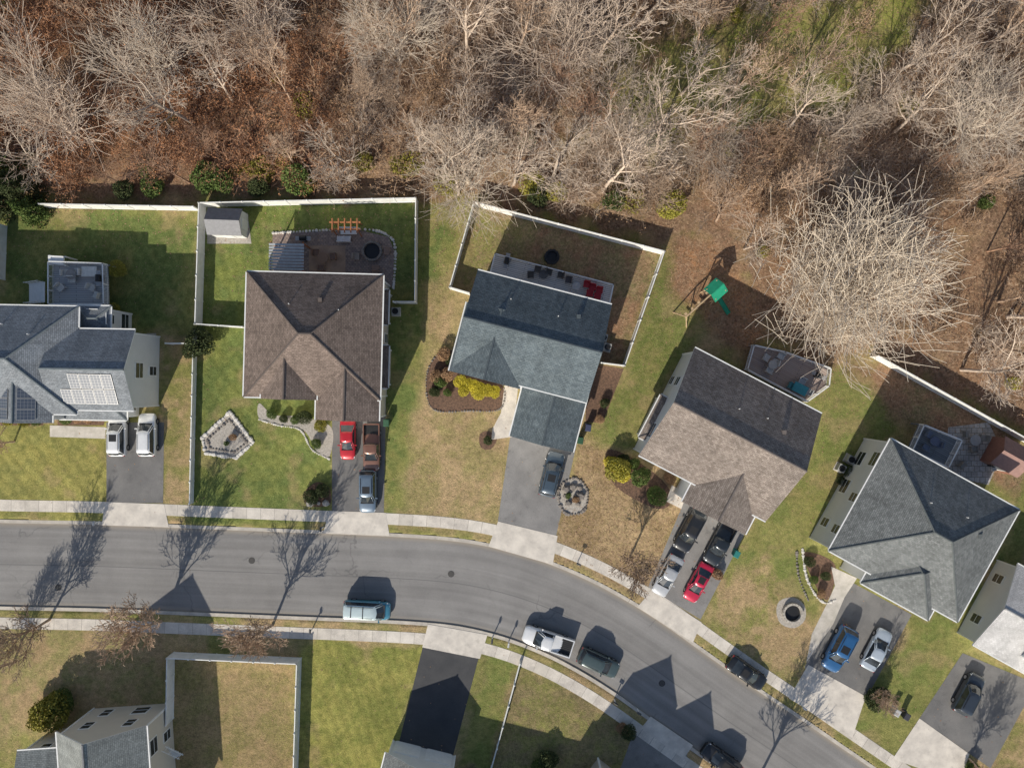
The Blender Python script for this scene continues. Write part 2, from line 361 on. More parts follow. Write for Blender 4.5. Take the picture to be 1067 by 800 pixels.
sheet('garden_bed',[(585,505),(600,498),(612,512),(608,532),(590,535),(582,520)],.016,GRAVEL,True)
sheet('garden_bed',[(632,470),(655,475),(690,500),(700,520),(685,530),(640,505)],.016,MULCH,True)
sheet('garden_bed',[(838,575),(870,588),(862,625),(845,600)],.016,MULCH,True)
sheet('garden_bed',[(500,452),(510,449),(518,457),(511,468),(501,466)],.016,MULCH,True)
sheet('garden_bed',[(612,378),(650,384),(628,440),(610,440)],.014,MULCH)
BRP=Mbrick('paver_brown',(.34,.26,.22),(.23,.175,.155),(.1,.08,.07),.35,.22)
sheet('patio',[(284,243),(375,240),(405,247),(411,262),(409,300),(284,300)],.02,BRP)
TANP=M('patio_tan',(.42,.29,.2),(.32,.22,.16),scale=1)
sheet('patio',[(322,256),(360,256),(360,290),(322,290)],.026,TANP)
GRP=Mbrick('paver_grey',(.44,.42,.4),(.32,.3,.28),(.16,.15,.14),.6,.6,.03)
sheet('patio',[(988,445),(1030,440),(1045,470),(1030,505),(985,495)],.02,GRP,False)
sheet('shed_pad',[(216,222),(258,222),(262,254),(216,254)],.014,GRAVEL)
# ------------------------------------------------------------ house
class House:
    def __init__(s,name,wall,roof,door=WHITE):
        s.name=name; s.p=empty(name); s.w=MB();s.r=MB();s.t=MB();s.g=MB();s.d=MB(); s.wm=wall;s.rm=roof;s.dm=door
    def block(s,cx,cy,w,d,a,ze,kind='hip',pitch=.5,oh=.35,zb=0,garage=None):
        k=(H-ze)/(S*H); c=P(cx,cy,ze); W=w*k/2; D=d*k/2; th=-R(a); ca,sa=math.cos(th),math.sin(th)
        T=lambda x,y,z:(c[0]+x*ca-y*sa,c[1]+x*sa+y*ca,z)
        hw,hd=W-oh,D-oh; e=ze; tk=.16
        if kind=='hip':
            rise=min(W,D)*pitch; rx=max(W-D,0); ry=max(D-W,0); zt=e+tk
            zf=lambda x,y:zt+min(W-abs(x),D-abs(y))*pitch
            A=[(-W,-D),(W,-D),(W,D),(-W,D)]; RP=[(-rx,-ry),(rx,-ry),(rx,ry),(-rx,ry)]
            s.t.poly([T(x,y,e) for x,y in A[::-1]])
            for i in range(4):
                p,q=A[i],A[(i+1)%4]; rp,rq=RP[i],RP[(i+1)%4]
                s.t.poly([T(*p,e),T(*q,e),T(*q,zt),T(*p,zt)])
                L=math.hypot(q[0]-p[0],q[1]-p[1]); ll=math.hypot(rq[0]-rp[0],rq[1]-rp[1]); sl=rise*math.sqrt(1+1/pitch**2)
                o=(i*7.3); u0=(L-ll)/2
                if ll<.01: s.r.poly([T(*p,zt),T(*q,zt),T(*rp,zt+rise)],0,[(o,0),(o+L,0),(o+L/2,sl)])
                else: s.r.poly([T(*p,zt),T(*q,zt),T(*rq,zt+rise),T(*rp,zt+rise)],0,[(o,0),(o+L,0),(o+L-u0,sl),(o+u0,sl)])
                s.r.tube(T(p[0],p[1],zt),T(rp[0],rp[1],zt+rise),.1,.1,5,1)
            s.r.tube(T(-rx,-ry,zt+rise),T(rx+.001,ry,zt+rise),.11,.11,5,1)
            tops=[(x,y) for x,y in ((-hw,-hd),(hw,-hd),(hw,hd),(-hw,hd))]
            for i in range(4):
                p,q=tops[i],tops[(i+1)%4]; s.w.poly([T(*p,zb),T(*q,zb),T(*q,e),T(*p,e)])
            eaves=[((-W,-D),(W,-D)),((W,-D),(W,D)),((W,D),(-W,D)),((-W,D),(-W,-D))]
        else:
            if kind=='gy':
                T0=T; T=lambda x,y,z:T0(-y,x,z); W,D,hw,hd=D,W,hd,hw
            rise=D*pitch; zf=lambda x,y:e+tk+(D-abs(y))*pitch
            sl=math.hypot(D,rise)
            for sg in (-1,1):
                b0,b1,r1,r0=(-W,-D),(W,-D),(W,0),(-W,0)
                if sg>0: b0,b1,r1,r0=(W,D),(-W,D),(-W,0),(W,0)
                s.r.poly([T(*b0,e+tk),T(*b1,e+tk),T(*r1,e+tk+rise),T(*r0,e+tk+rise)],0,[(sg*3,0),(sg*3+2*W,0),(sg*3+2*W,sl),(sg*3,sl)])
                s.t.poly([T(*r0,e+rise),T(*r1,e+rise),T(*b1,e),T(*b0,e)])
                s.t.poly([T(*b0,e),T(*b1,e),T(*b1,e+tk),T(*b0,e+tk)])
                s.t.poly([T(*b0,e),T(*b0,e+tk),T(*r0,e+tk+rise),T(*r0,e+rise)])
                s.t.poly([T(*b1,e),T(*r1,e+rise),T(*r1,e+tk+rise),T(*b1,e+tk)])
            s.r.tube(T(-W,0,e+tk+rise),T(W,0,e+tk+rise),.11,.11,5,1)
            zu=lambda y:e+(D-abs(y))*pitch-.01
            for x in (-hw,hw):
                s.w.poly([T(x,-hd,zb),T(x,hd,zb),T(x,hd,zu(hd)),T(x,0,zu(0)),T(x,-hd,zu(hd))])
            for y in (-hd,hd): s.w.poly([T(-hw,y,zb),T(hw,y,zb),T(hw,y,zu(hd)),T(-hw,y,zu(hd))])
            eaves=[((-W,-D),(W,-D)),((W,D),(-W,D))]
        for p,q in eaves:
            mx,my=(p[0]+q[0])/2,(p[1]+q[1])/2; nl=math.hypot(mx,my); ox,oy=mx/nl*.065,my/nl*.065
            L=math.hypot(q[0]-p[0],q[1]-p[1]); cc=T(mx+ox,my+oy,e+.09)
            tx,ty,_=T(q[0],q[1],0); sx,sy,_=T(p[0],p[1],0)
            s.t.box(cc,(L-.02,.12,.13),math.atan2(ty-sy,tx-sx))
        for x in (-hw,hw):
            for y in (-hd,hd):
                s.t.box(T(x*1.002,y*1.002,(zb+e)/2),(.16,.16,e-zb-.02),th)
        sides=[(-hw,hw,-hd,'y',-1),(-hw,hw,hd,'y',1),(-hd,hd,hw,'x',1),(-hd,hd,-hw,'x',-1)]
        dx=T(1,0,0);dz=T(0,0,0); an=math.atan2(dx[1]-dz[1],dx[0]-dz[0])
        for k2,(a0,a1,o,ax,sg) in enumerate(sides):
            if garage and ((ax,sg)==garage[0]): continue
            L=a1-a0; nw=max(1,int(L/3.9))
            for st in ([1.45,4.25] if e>4.5 else [1.5]):
                for q in range(nw):
                    u=a0+(q+.5)*L/nw+random.uniform(-.5,.5)*(nw>1); ww=random.choice([.9,.9,1.5]); hh=1.3
                    for (dw,th_,mb) in ((.26,.05,s.t),(0,.08,s.g)):
                        ct=T(u,o+sg*th_/2,zb+st) if ax=='y' else T(o+sg*th_/2,u,zb+st)
                        szz=(ww+dw,th_,hh+dw) if ax=='y' else (th_,ww+dw,hh+dw)
                        mb.box(ct,szz,an)
                    ct=T(u,o+sg*.045,zb+st) if ax=='y' else T(o+sg*.045,u,zb+st)
                    szz=(ww,.1,.06) if ax=='y' else (.1,ww,.06)
                    s.t.box(ct,szz,an)
        if garage:
            (ax,sg),n=garage; L=2*hw if ax=='y' else 2*hd; o=(hd if ax=='y' else hw)*sg
            for q in range(n):
                u=-L/2+(q+.5)*L/n; gw=min(2.6,L/n-.35) if n>1 else min(4.9,L-.8)
                for dw,tt,mb in ((.25,.05,s.t),(0,.09,s.d)):
                    ct=T(u,o+sg*tt/2,1.1) if ax=='y' else T(o+sg*tt/2,u,1.1)
                    szz=(gw+dw,tt,2.2+dw*.5) if ax=='y' else (tt,gw+dw,2.2+dw*.5)
                    mb.box(ct,szz,an)
                if e>4.5:
                    for tt,mb,dw in ((.05,s.t,.24),(.08,s.g,0)):
                        ct=T(u,o+sg*tt/2,4.2) if ax=='y' else T(o+sg*tt/2,u,4.2)
                        szz=(1.2+dw,tt,1.3+dw) if ax=='y' else (tt,1.2+dw,1.3+dw); mb.box(ct,szz,an)
        s.T=T; s.zf=zf; s.W=W; s.D=D; s.pitch=pitch
        return s
    def vent(s,x,y,kind='pipe'):
        z=s.zf(x,y); c=s.T(x,y,z)
        if kind=='pipe': s.t.tube((c[0],c[1],z-.1),(c[0],c[1],z+.3),.05,.05,8,0)
        else: s.r.box((c[0],c[1],z+.08),(.4,.4,.22),0,1)
    def done(s):
        cap=M(s.name+'_ridge_cap',tuple(x*1.3 for x in s.capc),rough=.9)
        s.w.build('walls',[s.wm],s.p); s.r.build('roof',[s.rm,cap],s.p); s.t.build('trim',[WHITE],s.p)
        s.g.build('windows',[GLASS],s.p); s.d.build('garage_doors',[s.dm],s.p); return s.p
SW=Msiding('siding_white',(.76,.76,.74)); SC=Msiding('siding_cream',(.66,.61,.52)); STW=Msiding('siding_tan',(.5,.44,.36))
R1=Mroof('shingle_bluegrey',(.155,.17,.185),(.215,.23,.245)); R2=Mroof('shingle_brown',(.13,.1,.084),(.2,.155,.13))
R3=Mroof('shingle_slate',(.08,.1,.112),(.125,.15,.16)); R4=Mroof('shingle_taupe',(.165,.135,.115),(.26,.22,.19))
R5=Mroof('shingle_charcoal',(.12,.127,.125),(.18,.188,.185)); R6=Mroof('shingle_pale',(.42,.41,.4),(.5,.49,.48))
sp_=MB()
def panels(h,x0,y0,nx_,ny_,pw=1.05,ph=1.65,skip=()):
    for i in range(nx_):
        for j in range(ny_):
            if (i,j) in skip: continue
            xa=x0+i*(pw+.05); ya=y0-j*ph*.93
            cs=[(xa,ya-ph*.88),(xa+pw,ya-ph*.88),(xa+pw,ya),(xa,ya)]
            sp_.hexa([h.T(x,y,h.zf(x,y)+.06) for x,y in cs],[h.T(x,y,h.zf(x,y)+.1) for x,y in cs],1)
            cx_=sum(c[0] for c in cs)/4; cy_=sum(c[1] for c in cs)/4
            for k in range(3):
                for l in range(5):
                    f0,f1=-.46+k*.31,-.46+k*.31+.285; g0,g1=-.47+l*.19,-.47+l*.19+.175
                    q=[(cx_+f0*pw,cy_+g0*ph*.88),(cx_+f1*pw,cy_+g0*ph*.88),(cx_+f1*pw,cy_+g1*ph*.88),(cx_+f0*pw,cy_+g1*ph*.88)]
                    sp_.poly([h.T(x,y,h.zf(x,y)+.104) for x,y in q],0)
h=House('white_house',SW,R1); h.capc=(.12,.14,.15)
h.block(-10,374,184,112,1,5.6,'hip',.5); h.vent(5,2.5); h.vent(2,3.5)
h.block(98,385,86,84,1,5.6,'gx',.5)
PAN=M('solar_glass',(.06,.075,.11),(.08,.1,.13),scale=3,rough=.45,fine=0,spec=.5); FR=M('panel_frame',(.4,.4,.4),rough=.5,metal=.3,fine=0)
panels(h,-2.6,-.5,5,2,skip=((0,0),))
h.block(25,402,62,76,1,5.6,'gy',.5)
panels(h,-3.4,-.35,4,1); panels(h,-3.4,2.1,4,1)
h.block(98,420,70,34,1,3.0,'hip',.35,garage=(('y',-1),2))
h.block(98,332,36,26,1,4.6,'hip',.3)
hp=h.done(); sp_.build('solar_panels',[PAN,FR],hp)
h=House('brown_roof_house',SC,R2); h.capc=(.1,.08,.07)
h.block(327,350,142,130,1.5,5.6,'hip',.5); h.vent(-2,3); h.vent(1,3.5,'b'); h.vent(3,2.5)
h.block(302,386,58,60,1.5,5.75,'gy',.62)
h.block(363,402,66,72,1.5,5.5,'gy',.5,garage=(('x',-1),2))
h.block(396,320,18,36,1.5,3.1,'hip',.4); h.block(396,382,18,44,1.5,3.3,'hip',.4)
h.done()
h=House('slate_roof_house',SW,R3); h.capc=(.06,.075,.085)
h.block(554.5,350.5,144,105,14.5,5.6,'gx',.48); h.vent(-3,3); h.vent(2,2.5); h.vent(4,3,'b')
h.block(514,360,76,74,14.5,5.5,'gy',.52)
h.block(575,420,68,88,14.5,3.6,'gy',.5,garage=(('x',-1),2))
h.done()
h=House('taupe_roof_house',SW,R4); h.capc=(.13,.11,.1)
h.block(760.5,452.5,149,126,27.5,5.6,'gx',.52); h.vent(2,3); h.vent(-1,2.5); h.vent(4,2.5,'b')
h.block(762,503,74,82,27.5,5.4,'gy',.5,garage=(('x',-1),2))
h.block(690,440,30,50,27.5,3.2,'hip',.35)
h.done()
h=House('grey_roof_house',SW,R5); h.capc=(.09,.1,.1)
h.block(962,552,153,133,29,5.6,'hip',.5); h.vent(2,3); h.vent(-2,2.5); h.vent(4,2,'b')
h.block(950,592,80,78,29,5.4,'hip',.5,garage=(('y',-1),2))
h.done()
h=House('white_roof_house',SW,R6); h.capc=(.3,.3,.3)
h.block(1150,665,110,120,29,5.6,'gx',.48)
h.block(1078,652,96,96,29,3.2,'gx',.3,garage=(('y',-1),2))
h.done()
h=House('grey_gable_house',SC,Mroof('shingle_grey_green',(.2,.21,.2),(.27,.28,.26))); h.capc=(.2,.2,.2)
h.block(112,838,94,160,-4,5.8,'gy',.7); h.vent(2,2)
h.block(68,842,90,128,-4,5.2,'gx',.35)
h.done()
h=House('garage_house',SW,R5); h.capc=(.1,.1,.1)
h.block(424,852,76,124,14,3.2,'gy',.45,garage=(('x',1),2)); h.block(500,935,240,120,14,5.6,'gx',.48)
h.done()
h=House('twin_gable_house',STW,R4); h.capc=(.1,.1,.1)
h.block(622,874,60,104,37,5.6,'gy',.8); h.block(667,914,54,104,37,5.6,'gy',.88); h.block(625,950,150,100,37,5.6,'gx',.5)
h.done()
# ------------------------------------------------------------ fences
def fence(name,pts,hgt=1.8,mat=VINYL,rail=False):
    mb=MB(); w=[Vector(P(*p,hgt*.6)) for p in pts]
    for a,b in zip(w[:-1],w[1:]):
        L=(b-a).length; n=max(1,round(L/2.4)); an=math.atan2(b.y-a.y,b.x-a.x)
        for i in range(n+1):
            p=a.lerp(b,i/n); mb.box((p.x,p.y,hgt/2+.03),(.13,.13,hgt+.06),an); mb.hexa([(p.x-.09,p.y-.09,hgt+.06),(p.x+.09,p.y-.09,hgt+.06),(p.x+.09,p.y+.09,hgt+.06),(p.x-.09,p.y+.09,hgt+.06)],[(p.x-.02,p.y-.02,hgt+.13),(p.x+.02,p.y-.02,hgt+.13),(p.x+.02,p.y+.02,hgt+.13),(p.x-.02,p.y+.02,hgt+.13)])
        for i in range(n):
            p=a.lerp(b,(i+.5)/n); l=L/n-.13
            if rail:
                for z in (.25,.55,.9): mb.box((p.x,p.y,z),(l,.06,.14),an)
            else:
                mb.box((p.x,p.y,hgt/2),(l,.035,hgt-.2),an); mb.box((p.x,p.y,hgt-.06),(l,.1,.13),an); mb.box((p.x,p.y,.1),(l,.08,.14),an)
    mb.build(name,[mat])
fence('white_fence',[(45,214),(204,217)])
fence('white_fence',[(255,341),(206,338),(210,213),(434,208),(433,315),(411,315)])
fence('white_fence',[(203,345),(199,524)],1.0)
fence('white_fence',[(176,358),(197,358)])
fence('white_fence',[(489,306),(469,300),(494,212),(691,263),(650,381),(626,378)])
fence('white_fence',[(912,371),(1090,470)])
fence('white_fence',[(176,752),(177,683),(311,689),(305,880)])
fence('white_fence',[(542,690),(512,800)],1.0,rail=True)
fence('white_fence',[(0,234),(-2,290)],1.8)
# ------------------------------------------------------------ decks
def deck(name,pts,z,mat,railmat=WHITE,rail=True,open_edges=()):
    p=empty(name); mb=MB(); w=[Vector(P(*q,z)) for q in pts]; n=len(w)
    mb.prism([(q.x,q.y) for q in w],z-.2,z)
    for q in w: mb.box((q.x*.999,q.y*.999,(z-.2)/2),(.14,.14,z-.2))
    mb.build('deck_floor',[mat],p)
    if rail:
        r=MB()
        for i in range(n):
            if i in open_edges: continue
            a,b=w[i],w[(i+1)%n]; L=(b-a).length; an=math.atan2(b.y-a.y,b.x-a.x); k=max(1,round(L/1.8))
            for j in range(k+1): q=a.lerp(b,j/k); r.box((q.x,q.y,z+.5),(.12,.12,1.0),an)
            m_=(a+b)/2; r.box((m_.x,m_.y,z+.95),(L,.12,.05),an); r.box((m_.x,m_.y,z+.12),(L,.05,.05),an)
            kk=int(L/.14)
            for j in range(kk): q=a.lerp(b,(j+.5)/kk); r.box((q.x,q.y,z+.53),(.03,.03,.8),an)
        r.build('railing',[railmat],p)
    return p
def planks(name,c1,c2,a):
    m,nt,b=newmat(name)
    po=nt.nodes.new('ShaderNodeNewGeometry').outputs['Position']
    mp=nt.nodes.new('ShaderNodeMapping'); mp.inputs['Rotation'].default_value=(0,0,R(a)); nt.links.new(po,mp.inputs['Vector'])
    br=nt.nodes.new('ShaderNodeTexBrick'); nt.links.new(mp.outputs[0],br.inputs['Vector']); br.inputs['Scale'].default_value=1
    br.inputs['Brick Width'].default_value=3.6; br.inputs['Row Height'].default_value=.2; br.inputs['Mortar Size'].default_value=.015
    br.inputs['Color1'].default_value=c4(c1);br.inputs['Color2'].default_value=c4(c2);br.inputs['Mortar'].default_value=(.04,.04,.04,1)
    nt.links.new(br.outputs['Color'],b.inputs['Base Color']); b.inputs['Roughness'].default_value=.7; return m
deck('deck',[(56,274),(112,276),(113,318),(56,318)],1.6,planks('deck_blue',(.42,.42,.43),(.5,.49,.48),0))
deck('deck_landing',[(50,266),(66,267),(66,276),(50,275)],2.3,WHITE,rail=False)
deck('deck',[(516,266),(638,298),(634,317),(511,286)],.6,planks('deck_grey',(.66,.64,.61),(.75,.73,.7),14.5))
deck('deck',[(783,360),(815,367),(862,384),(860,402),(838,418),(776,385)],.7,planks('deck_brown',(.38,.29,.25),(.45,.36,.31),27.5))
deck('deck',[(958,442),(997,458),(983,486),(946,468)],1.5,planks('deck_dark',(.16,.18,.2),(.22,.24,.26),29))
def stairs(px,py,a,n=6,w=1.2,z=1.5,mat=WHITE):
    mb=MB(); x,y=P(px,py); th=-R(a)
    for i in range(n):
        d=i*.28; zz=z*(1-(i+1)/(n+1)); mb.box((x+math.cos(th)*d,y+math.sin(th)*d,zz),(.26,w,.06),th)
    for s in (-w/2,w/2):
        ox,oy=-math.sin(th)*s,math.cos(th)*s; e_=n*.28
        mb.tube((x+ox,y+oy,z+.9),(x+ox+math.cos(th)*e_,y+oy+math.sin(th)*e_,.9),.04); mb.tube((x+ox,y+oy,z),(x+ox+math.cos(th)*e_,y+oy+math.sin(th)*e_,.05),.06)
        for k in range(0,n,2): d=k*.28+.1; zz=z*(1-(k+1)/(n+1)); mb.tube((x+ox+math.cos(th)*d,y+oy+math.sin(th)*d,zz-.2),(x+ox+math.cos(th)*d,y+oy+math.sin(th)*d,zz+1.0),.035)
    mb.build('deck_stairs',[mat])
stairs(54,306,180,9,2.2,1.5); stairs(174,768,60,9,1.2,2.2)
# ------------------------------------------------------------ furniture
CM={}
def cm(c,rough=.6):
    if c not in CM: CM[c]=M('paint_%d'%len(CM),c,rough=rough,fine=.08,coord='obj')
    return CM[c]
def chair(px,py,a,c,z=.02,w=.65):
    mb=MB()
    mb.box((0,0,.42),(w,w,.1)); mb.box((-w/2,0,.75),(.1,w,.6))
    for s in (-1,1): mb.box((0,s*w/2,.6),(w,.08,.06)); mb.box((w/2-.05,s*w/2,.3),(.06,.06,.58)); mb.box((-w/2+.05,s*w/2,.3),(.06,.06,.58))
    o=mb.build('patio_chair',[cm(c)]); o.location=(*P(px,py,z),z); o.rotation_euler=(0,0,-R(a)); return o
def table(px,py,r,c,z=.02,sq=False,h=.73,a=0):
    mb=MB()
    if sq: mb.box((0,0,h),(r*2,r*1.3,.05))
    else: mb.prism([(r*math.cos(t*math.pi/10),r*math.sin(t*math.pi/10)) for t in range(20)],h-.03,h+.02)
    for i in range(4):
        q=math.pi/4+i*math.pi/2; mb.tube((r*.6*math.cos(q),r*.5*math.sin(q),0),(r*.65*math.cos(q),r*.5*math.sin(q),h-.03),.03)
    o=mb.build('patio_table',[cm(c)]); o.location=(*P(px,py,z),z); o.rotation_euler=(0,0,-R(a)); return o
def firepit(px,py,r,z=.02,mat=STONE):
    mb=MB(); n=max(8,int(2*math.pi*r/.32))
    for lay in range(2):
        for i in range(n):
            t=2*math.pi*(i+lay*.5)/n; mb.box((r*math.cos(t),r*math.sin(t),.12+lay*.2),(.24,2*math.pi*r/n*.93,.19),t)
    mb.prism([(r*.85*math.cos(t*math.pi/8),r*.85*math.sin(t*math.pi/8)) for t in range(16)],0,.08,1)
    o=mb.build('fire_pit',[mat,BLACK]); o.location=(*P(px,py,z),z)
def ac(px,py,a=0):
    mb=MB(); mb.box((0,0,.42),(.8,.8,.8)); mb.tube((0,0,.82),(0,0,.87),.34,.34,16,1); mb.box((0,0,.9),(.7,.04,.02),0,1); mb.box((0,0,.9),(.04,.7,.02),.0,1)
    mb.box((0,0,.02),(1,1,.05),0,2)
    o=mb.build('air_conditioner',[cm((.4,.4,.38)),BLACK,CONC]); o.location=(*P(px,py),.0); o.rotation_euler=(0,0,-R(a))
def grill(px,py,a,z):
    mb=MB(); mb.box((0,0,.45),(.6,.5,.7)); mb.tube((-.35,0,.9),(.35,0,.9),.26,.26,12); mb.box((.6,0,.8),(.45,.45,.04),0,1); mb.box((-.6,0,.8),(.45,.45,.04),0,1)
    mb.tube((-.3,-.3,.95),(.3,-.3,.95),.02,.02,6,1)
    o=mb.build('barbecue_grill',[BLACK,cm((.4,.4,.4))]); o.location=(*P(px,py,z),z); o.rotation_euler=(0,0,-R(a))
def mailbox(px,py,a,c):
    mb=MB(); mb.box((0,0,.55),(.1,.1,1.1),0,1); mb.box((0,0,1.12),(.48,.2,.12))
    n=6; ring=[(0.1*math.cos(math.pi*i/n),1.18+.1*math.sin(math.pi*i/n)) for i in range(n+1)]
    mb.idx([(-.24,y,z) for y,z in ring]+[(.24,y,z) for y,z in ring],[tuple(range(n,-1,-1)),tuple(range(n+1,2*n+2))]+[(i,i+1,n+2+i,n+1+i) for i in range(n)]); mb.box((.1,.11,1.28),(.03,.02,.2))
    o=mb.build('mailbox',[cm(c),WHITE]); o.location=(*P(px,py),0); o.rotation_euler=(0,0,-R(a))
def bin_(px,py,a,c):
    mb=MB(); mb.hexa([(-.24,-.28,.05),(.24,-.28,.05),(.24,.28,.05),(-.24,.28,.05)],[(-.29,-.35,1),(.29,-.35,1),(.29,.35,1),(-.29,.35,1)]); mb.hexa([(-.32,-.4,1),(.32,-.4,1),(.32,.36,1),(-.32,.36,1)],[(-.28,-.34,1.1),(.28,-.34,1.1),(.28,.32,1.1),(-.28,.32,1.1)]); mb.tube((-.3,.3,.12),(.3,.3,.12),.12,.12,10)
    o=mb.build('wheelie_bin',[cm(c)]); o.location=(*P(px,py),.0); o.rotation_euler=(0,0,-R(a))
for a_ in ((72,285,0),(84,284,180),(78,292,90),(98,300,20),(103,308,200),(66,300,45)): chair(*a_,(.66,.64,.6),1.6)
table(78,287,.55,(.3,.28,.26),1.6); table(97,284,.8,(.7,.68,.62),1.6,True); grill(107,291,90,1.6)
for i,x in enumerate((560,572,584)): chair(x,281+i*3,14 if i%2 else 194,(.1,.09,.08),.6)
table(566,287,.5,(.12,.12,.12),.6); chair(553,287,0,(.1,.09,.08),.6); chair(592,292,190,(.12,.1,.1),.6)
for i,x in enumerate((611,617,624)): chair(x,297+i*3,100,(.5,.03,.04),.6)
chair(614,306,280,(.5,.03,.04),.6); chair(622,309,280,(.5,.03,.04),.6)
table(600,299,.45,(.5,.5,.5),.6); grill(528,273,104,.6)
firepit(575,268,.7,.02,BLACK)
for q in ((797,373,30),(806,378,200),(800,386,300),(812,371,120)): chair(*q,(.6,.58,.55),.7)
table(803,380,.5,(.5,.48,.45),.7); table(831,405,.8,(.05,.3,.35),.7,True,a=27); chair(823,402,27,(.06,.25,.3),.7); chair(840,408,207,(.5,.5,.5),.7); chair(834,397,117,(.5,.5,.5),.7)
grill(850,391,27,.7)
for q in ((965,452,30),(975,462,200),(962,466,300)): chair(*q,(.15,.18,.25),1.5)
table(970,459,.5,(.12,.14,.2),1.5)
for q in ((1004,452,0),(1022,456,180),(1012,468,270),(1000,484,40)): chair(*q,(.25,.24,.22),.02)
table(1012,458,.6,(.3,.3,.3),.02); grill(1030,482,80,.02)
firepit(388,262,1.0); chair(372,268,0,(.35,.3,.26)); chair(392,280,270,(.3,.2,.15)); chair(404,262,180,(.3,.2,.15)); firepit(825,638,1.0,.02,PALESTONE); sheet('fire_pit_gravel',[(812,626),(826,622),(838,630),(839,645),(828,654),(814,650),(809,638)],.012,GRAVEL,True)
for q in ((330,264,0),(348,268,180),(336,280,270)): chair(*q,(.25,.15,.1))
table(338,270,.6,(.3,.18,.11))
grill(318,250,0,.02)
ac(628,352,14); ac(632,362,14); ac(413,325); ac(874,487,29); ac(884,478,29); ac(158,352)
def pergola(name,px,py,w,d,h,a,mroof,mpost,slats=12):
    mb=MB()
    for x in (-w/2,w/2):
        for y in (-d/2,d/2): mb.box((x,y,h/2),(.14,.14,h),0,1)
    for y in (-d/2,d/2): mb.box((0,y,h+.08),(w+.4,.1,.16),0,1)
    for i in range(slats): mb.box((-w/2+(i+.5)*w/slats,0,h+.2),(w/slats*.72,d+.3,.06),0,0)
    o=mb.build(name,[mroof,mpost]); o.location=(*P(px,py,h),0); o.rotation_euler=(0,0,-R(a)); return o
pergola('metal_gazebo',299,268,2.9,3.4,2.5,91,cm((.45,.47,.48)),WOOD,9)
mb=MB()
for x in (-1.2,1.2):
    for y in (-.6,.6): mb.tube((x,y,0),(x,y*.5,2.3),.07,.07,6)
mb.box((0,.35,2.3),(3,.14,.14)); mb.box((0,-.35,2.3),(3,.14,.14))
for i in range(5): mb.box((-1.2+i*.6,0,2.42),(.12,1.4,.08))
mb.box((0,-.2,.5),(1.6,.55,.12),0,1); mb.box((0,.1,.85),(1.6,.1,.55),0,1)
for s in (-.7,.7): mb.tube((s,-.1,.5),(s,0,2.3),.02,.02,5)
o=mb.build('porch_swing_frame',[WOOD,WHITE]); o.location=(*P(360,236,2),0); o.scale=(1.1,1.1,1)
chair(363,250,270,(.75,.75,.75)); chair(356,250,270,(.75,.75,.75))
def shed(px,py,w,d,a,hh,mw,mr,name='garden_shed'):
    p=empty(name,(*P(px,py,hh),0)); p.rotation_euler=(0,0,-R(a))
    wb=MB(); wb.prism([(-w/2,-d/2),(w/2,-d/2),(w/2,d/2),(-w/2,d/2)],0,hh); rise=d/2*.6
    for x in (-w/2,w/2): wb.poly([(x,-d/2,hh),(x,d/2,hh),(x,0,hh+rise-.02)])
    wb.build('walls',[mw],p); rb=MB()
    for s in (-1,1):
        rb.hexa([(-w/2-.15,s*(d/2+.15),hh-.09),(w/2+.15,s*(d/2+.15),hh-.09),(w/2+.15,0,hh+rise),(-w/2-.15,0,hh+rise)],[(-w/2-.15,s*(d/2+.15),hh-.02),(w/2+.15,s*(d/2+.15),hh-.02),(w/2+.15,0,hh+rise+.07),(-w/2-.15,0,hh+rise+.07)])
    rb.build('roof',[mr],p); db=MB(); db.box((w/2+.02,0,.95),(.05,1.1,1.8)); db.box((0,-d/2-.02,.95),(1.2,.05,1.7)); db.build('doors',[WHITE],p)
shed(234,231,3.4,2.6,2,2.1,SW,cm((.2,.2,.21))); shed(1054,476,3.0,3.0,29,2.1,cm((.28,.13,.09)),cm((.3,.17,.14)))
p=empty('wooden_playset',(*P(742,304,1),0)); p.rotation_euler=(0,0,R(42)); mb=MB()
for x in (-.7,.7):
    for y in (-.7,.7): mb.box((x,y,1.3),(.12,.12,2.6))
mb.box((0,0,1.4),(1.5,1.5,.08))
for y in (-.7,.7): mb.box((0,y,1.85),(1.4,.05,.1)); mb.box((0,y,1.65),(1.4,.05,.1))
mb.tube((-.7,0,2.3),(-4.2,0,2.3),.09)
for y in (-1.1,1.1): mb.tube((-4.2,0,2.3),(-4.4,y,0),.07)
for x in (-1.7,-2.7,-3.6):
    mb.tube((x,-.2,2.3),(x,-.2,.5),.015); mb.tube((x,.2,2.3),(x,.2,.5),.015); mb.box((x,0,.5),(.25,.45,.05))
mb.tube((-.8,-1,0),(-.7,-.8,1.4),.05); mb.build('timber_frame',[M('playset_timber',(.55,.4,.25),(.42,.3,.18))],p)
g_=MB()
for s in (-1,1): g_.hexa([(-.9,s*.95,2.35),(.9,s*.95,2.35),(.9,0,3.0),(-.9,0,3.0)],[(-.9,s*.95,2.4),(.9,s*.95,2.4),(.9,0,3.06),(-.9,0,3.06)])
for i in range(8):
    z0=1.4*(1-i/8)**1.2+.1; z1=1.4*(1-(i+1)/8)**1.2+.1
    g_.poly([(-.25,-.7-i*.3,z0),(-.25,-1-i*.3,z1),(.25,-1-i*.3,z1),(.25,-.7-i*.3,z0)])
    for s in (-.25,.25): g_.poly([(s,-.7-i*.3,z0),(s,-1-i*.3,z1),(s,-1-i*.3,z1+.18),(s,-.7-i*.3,z0+.18)])
g_.build('canopy_and_slide',[cm((.02,.36,.2))],p)
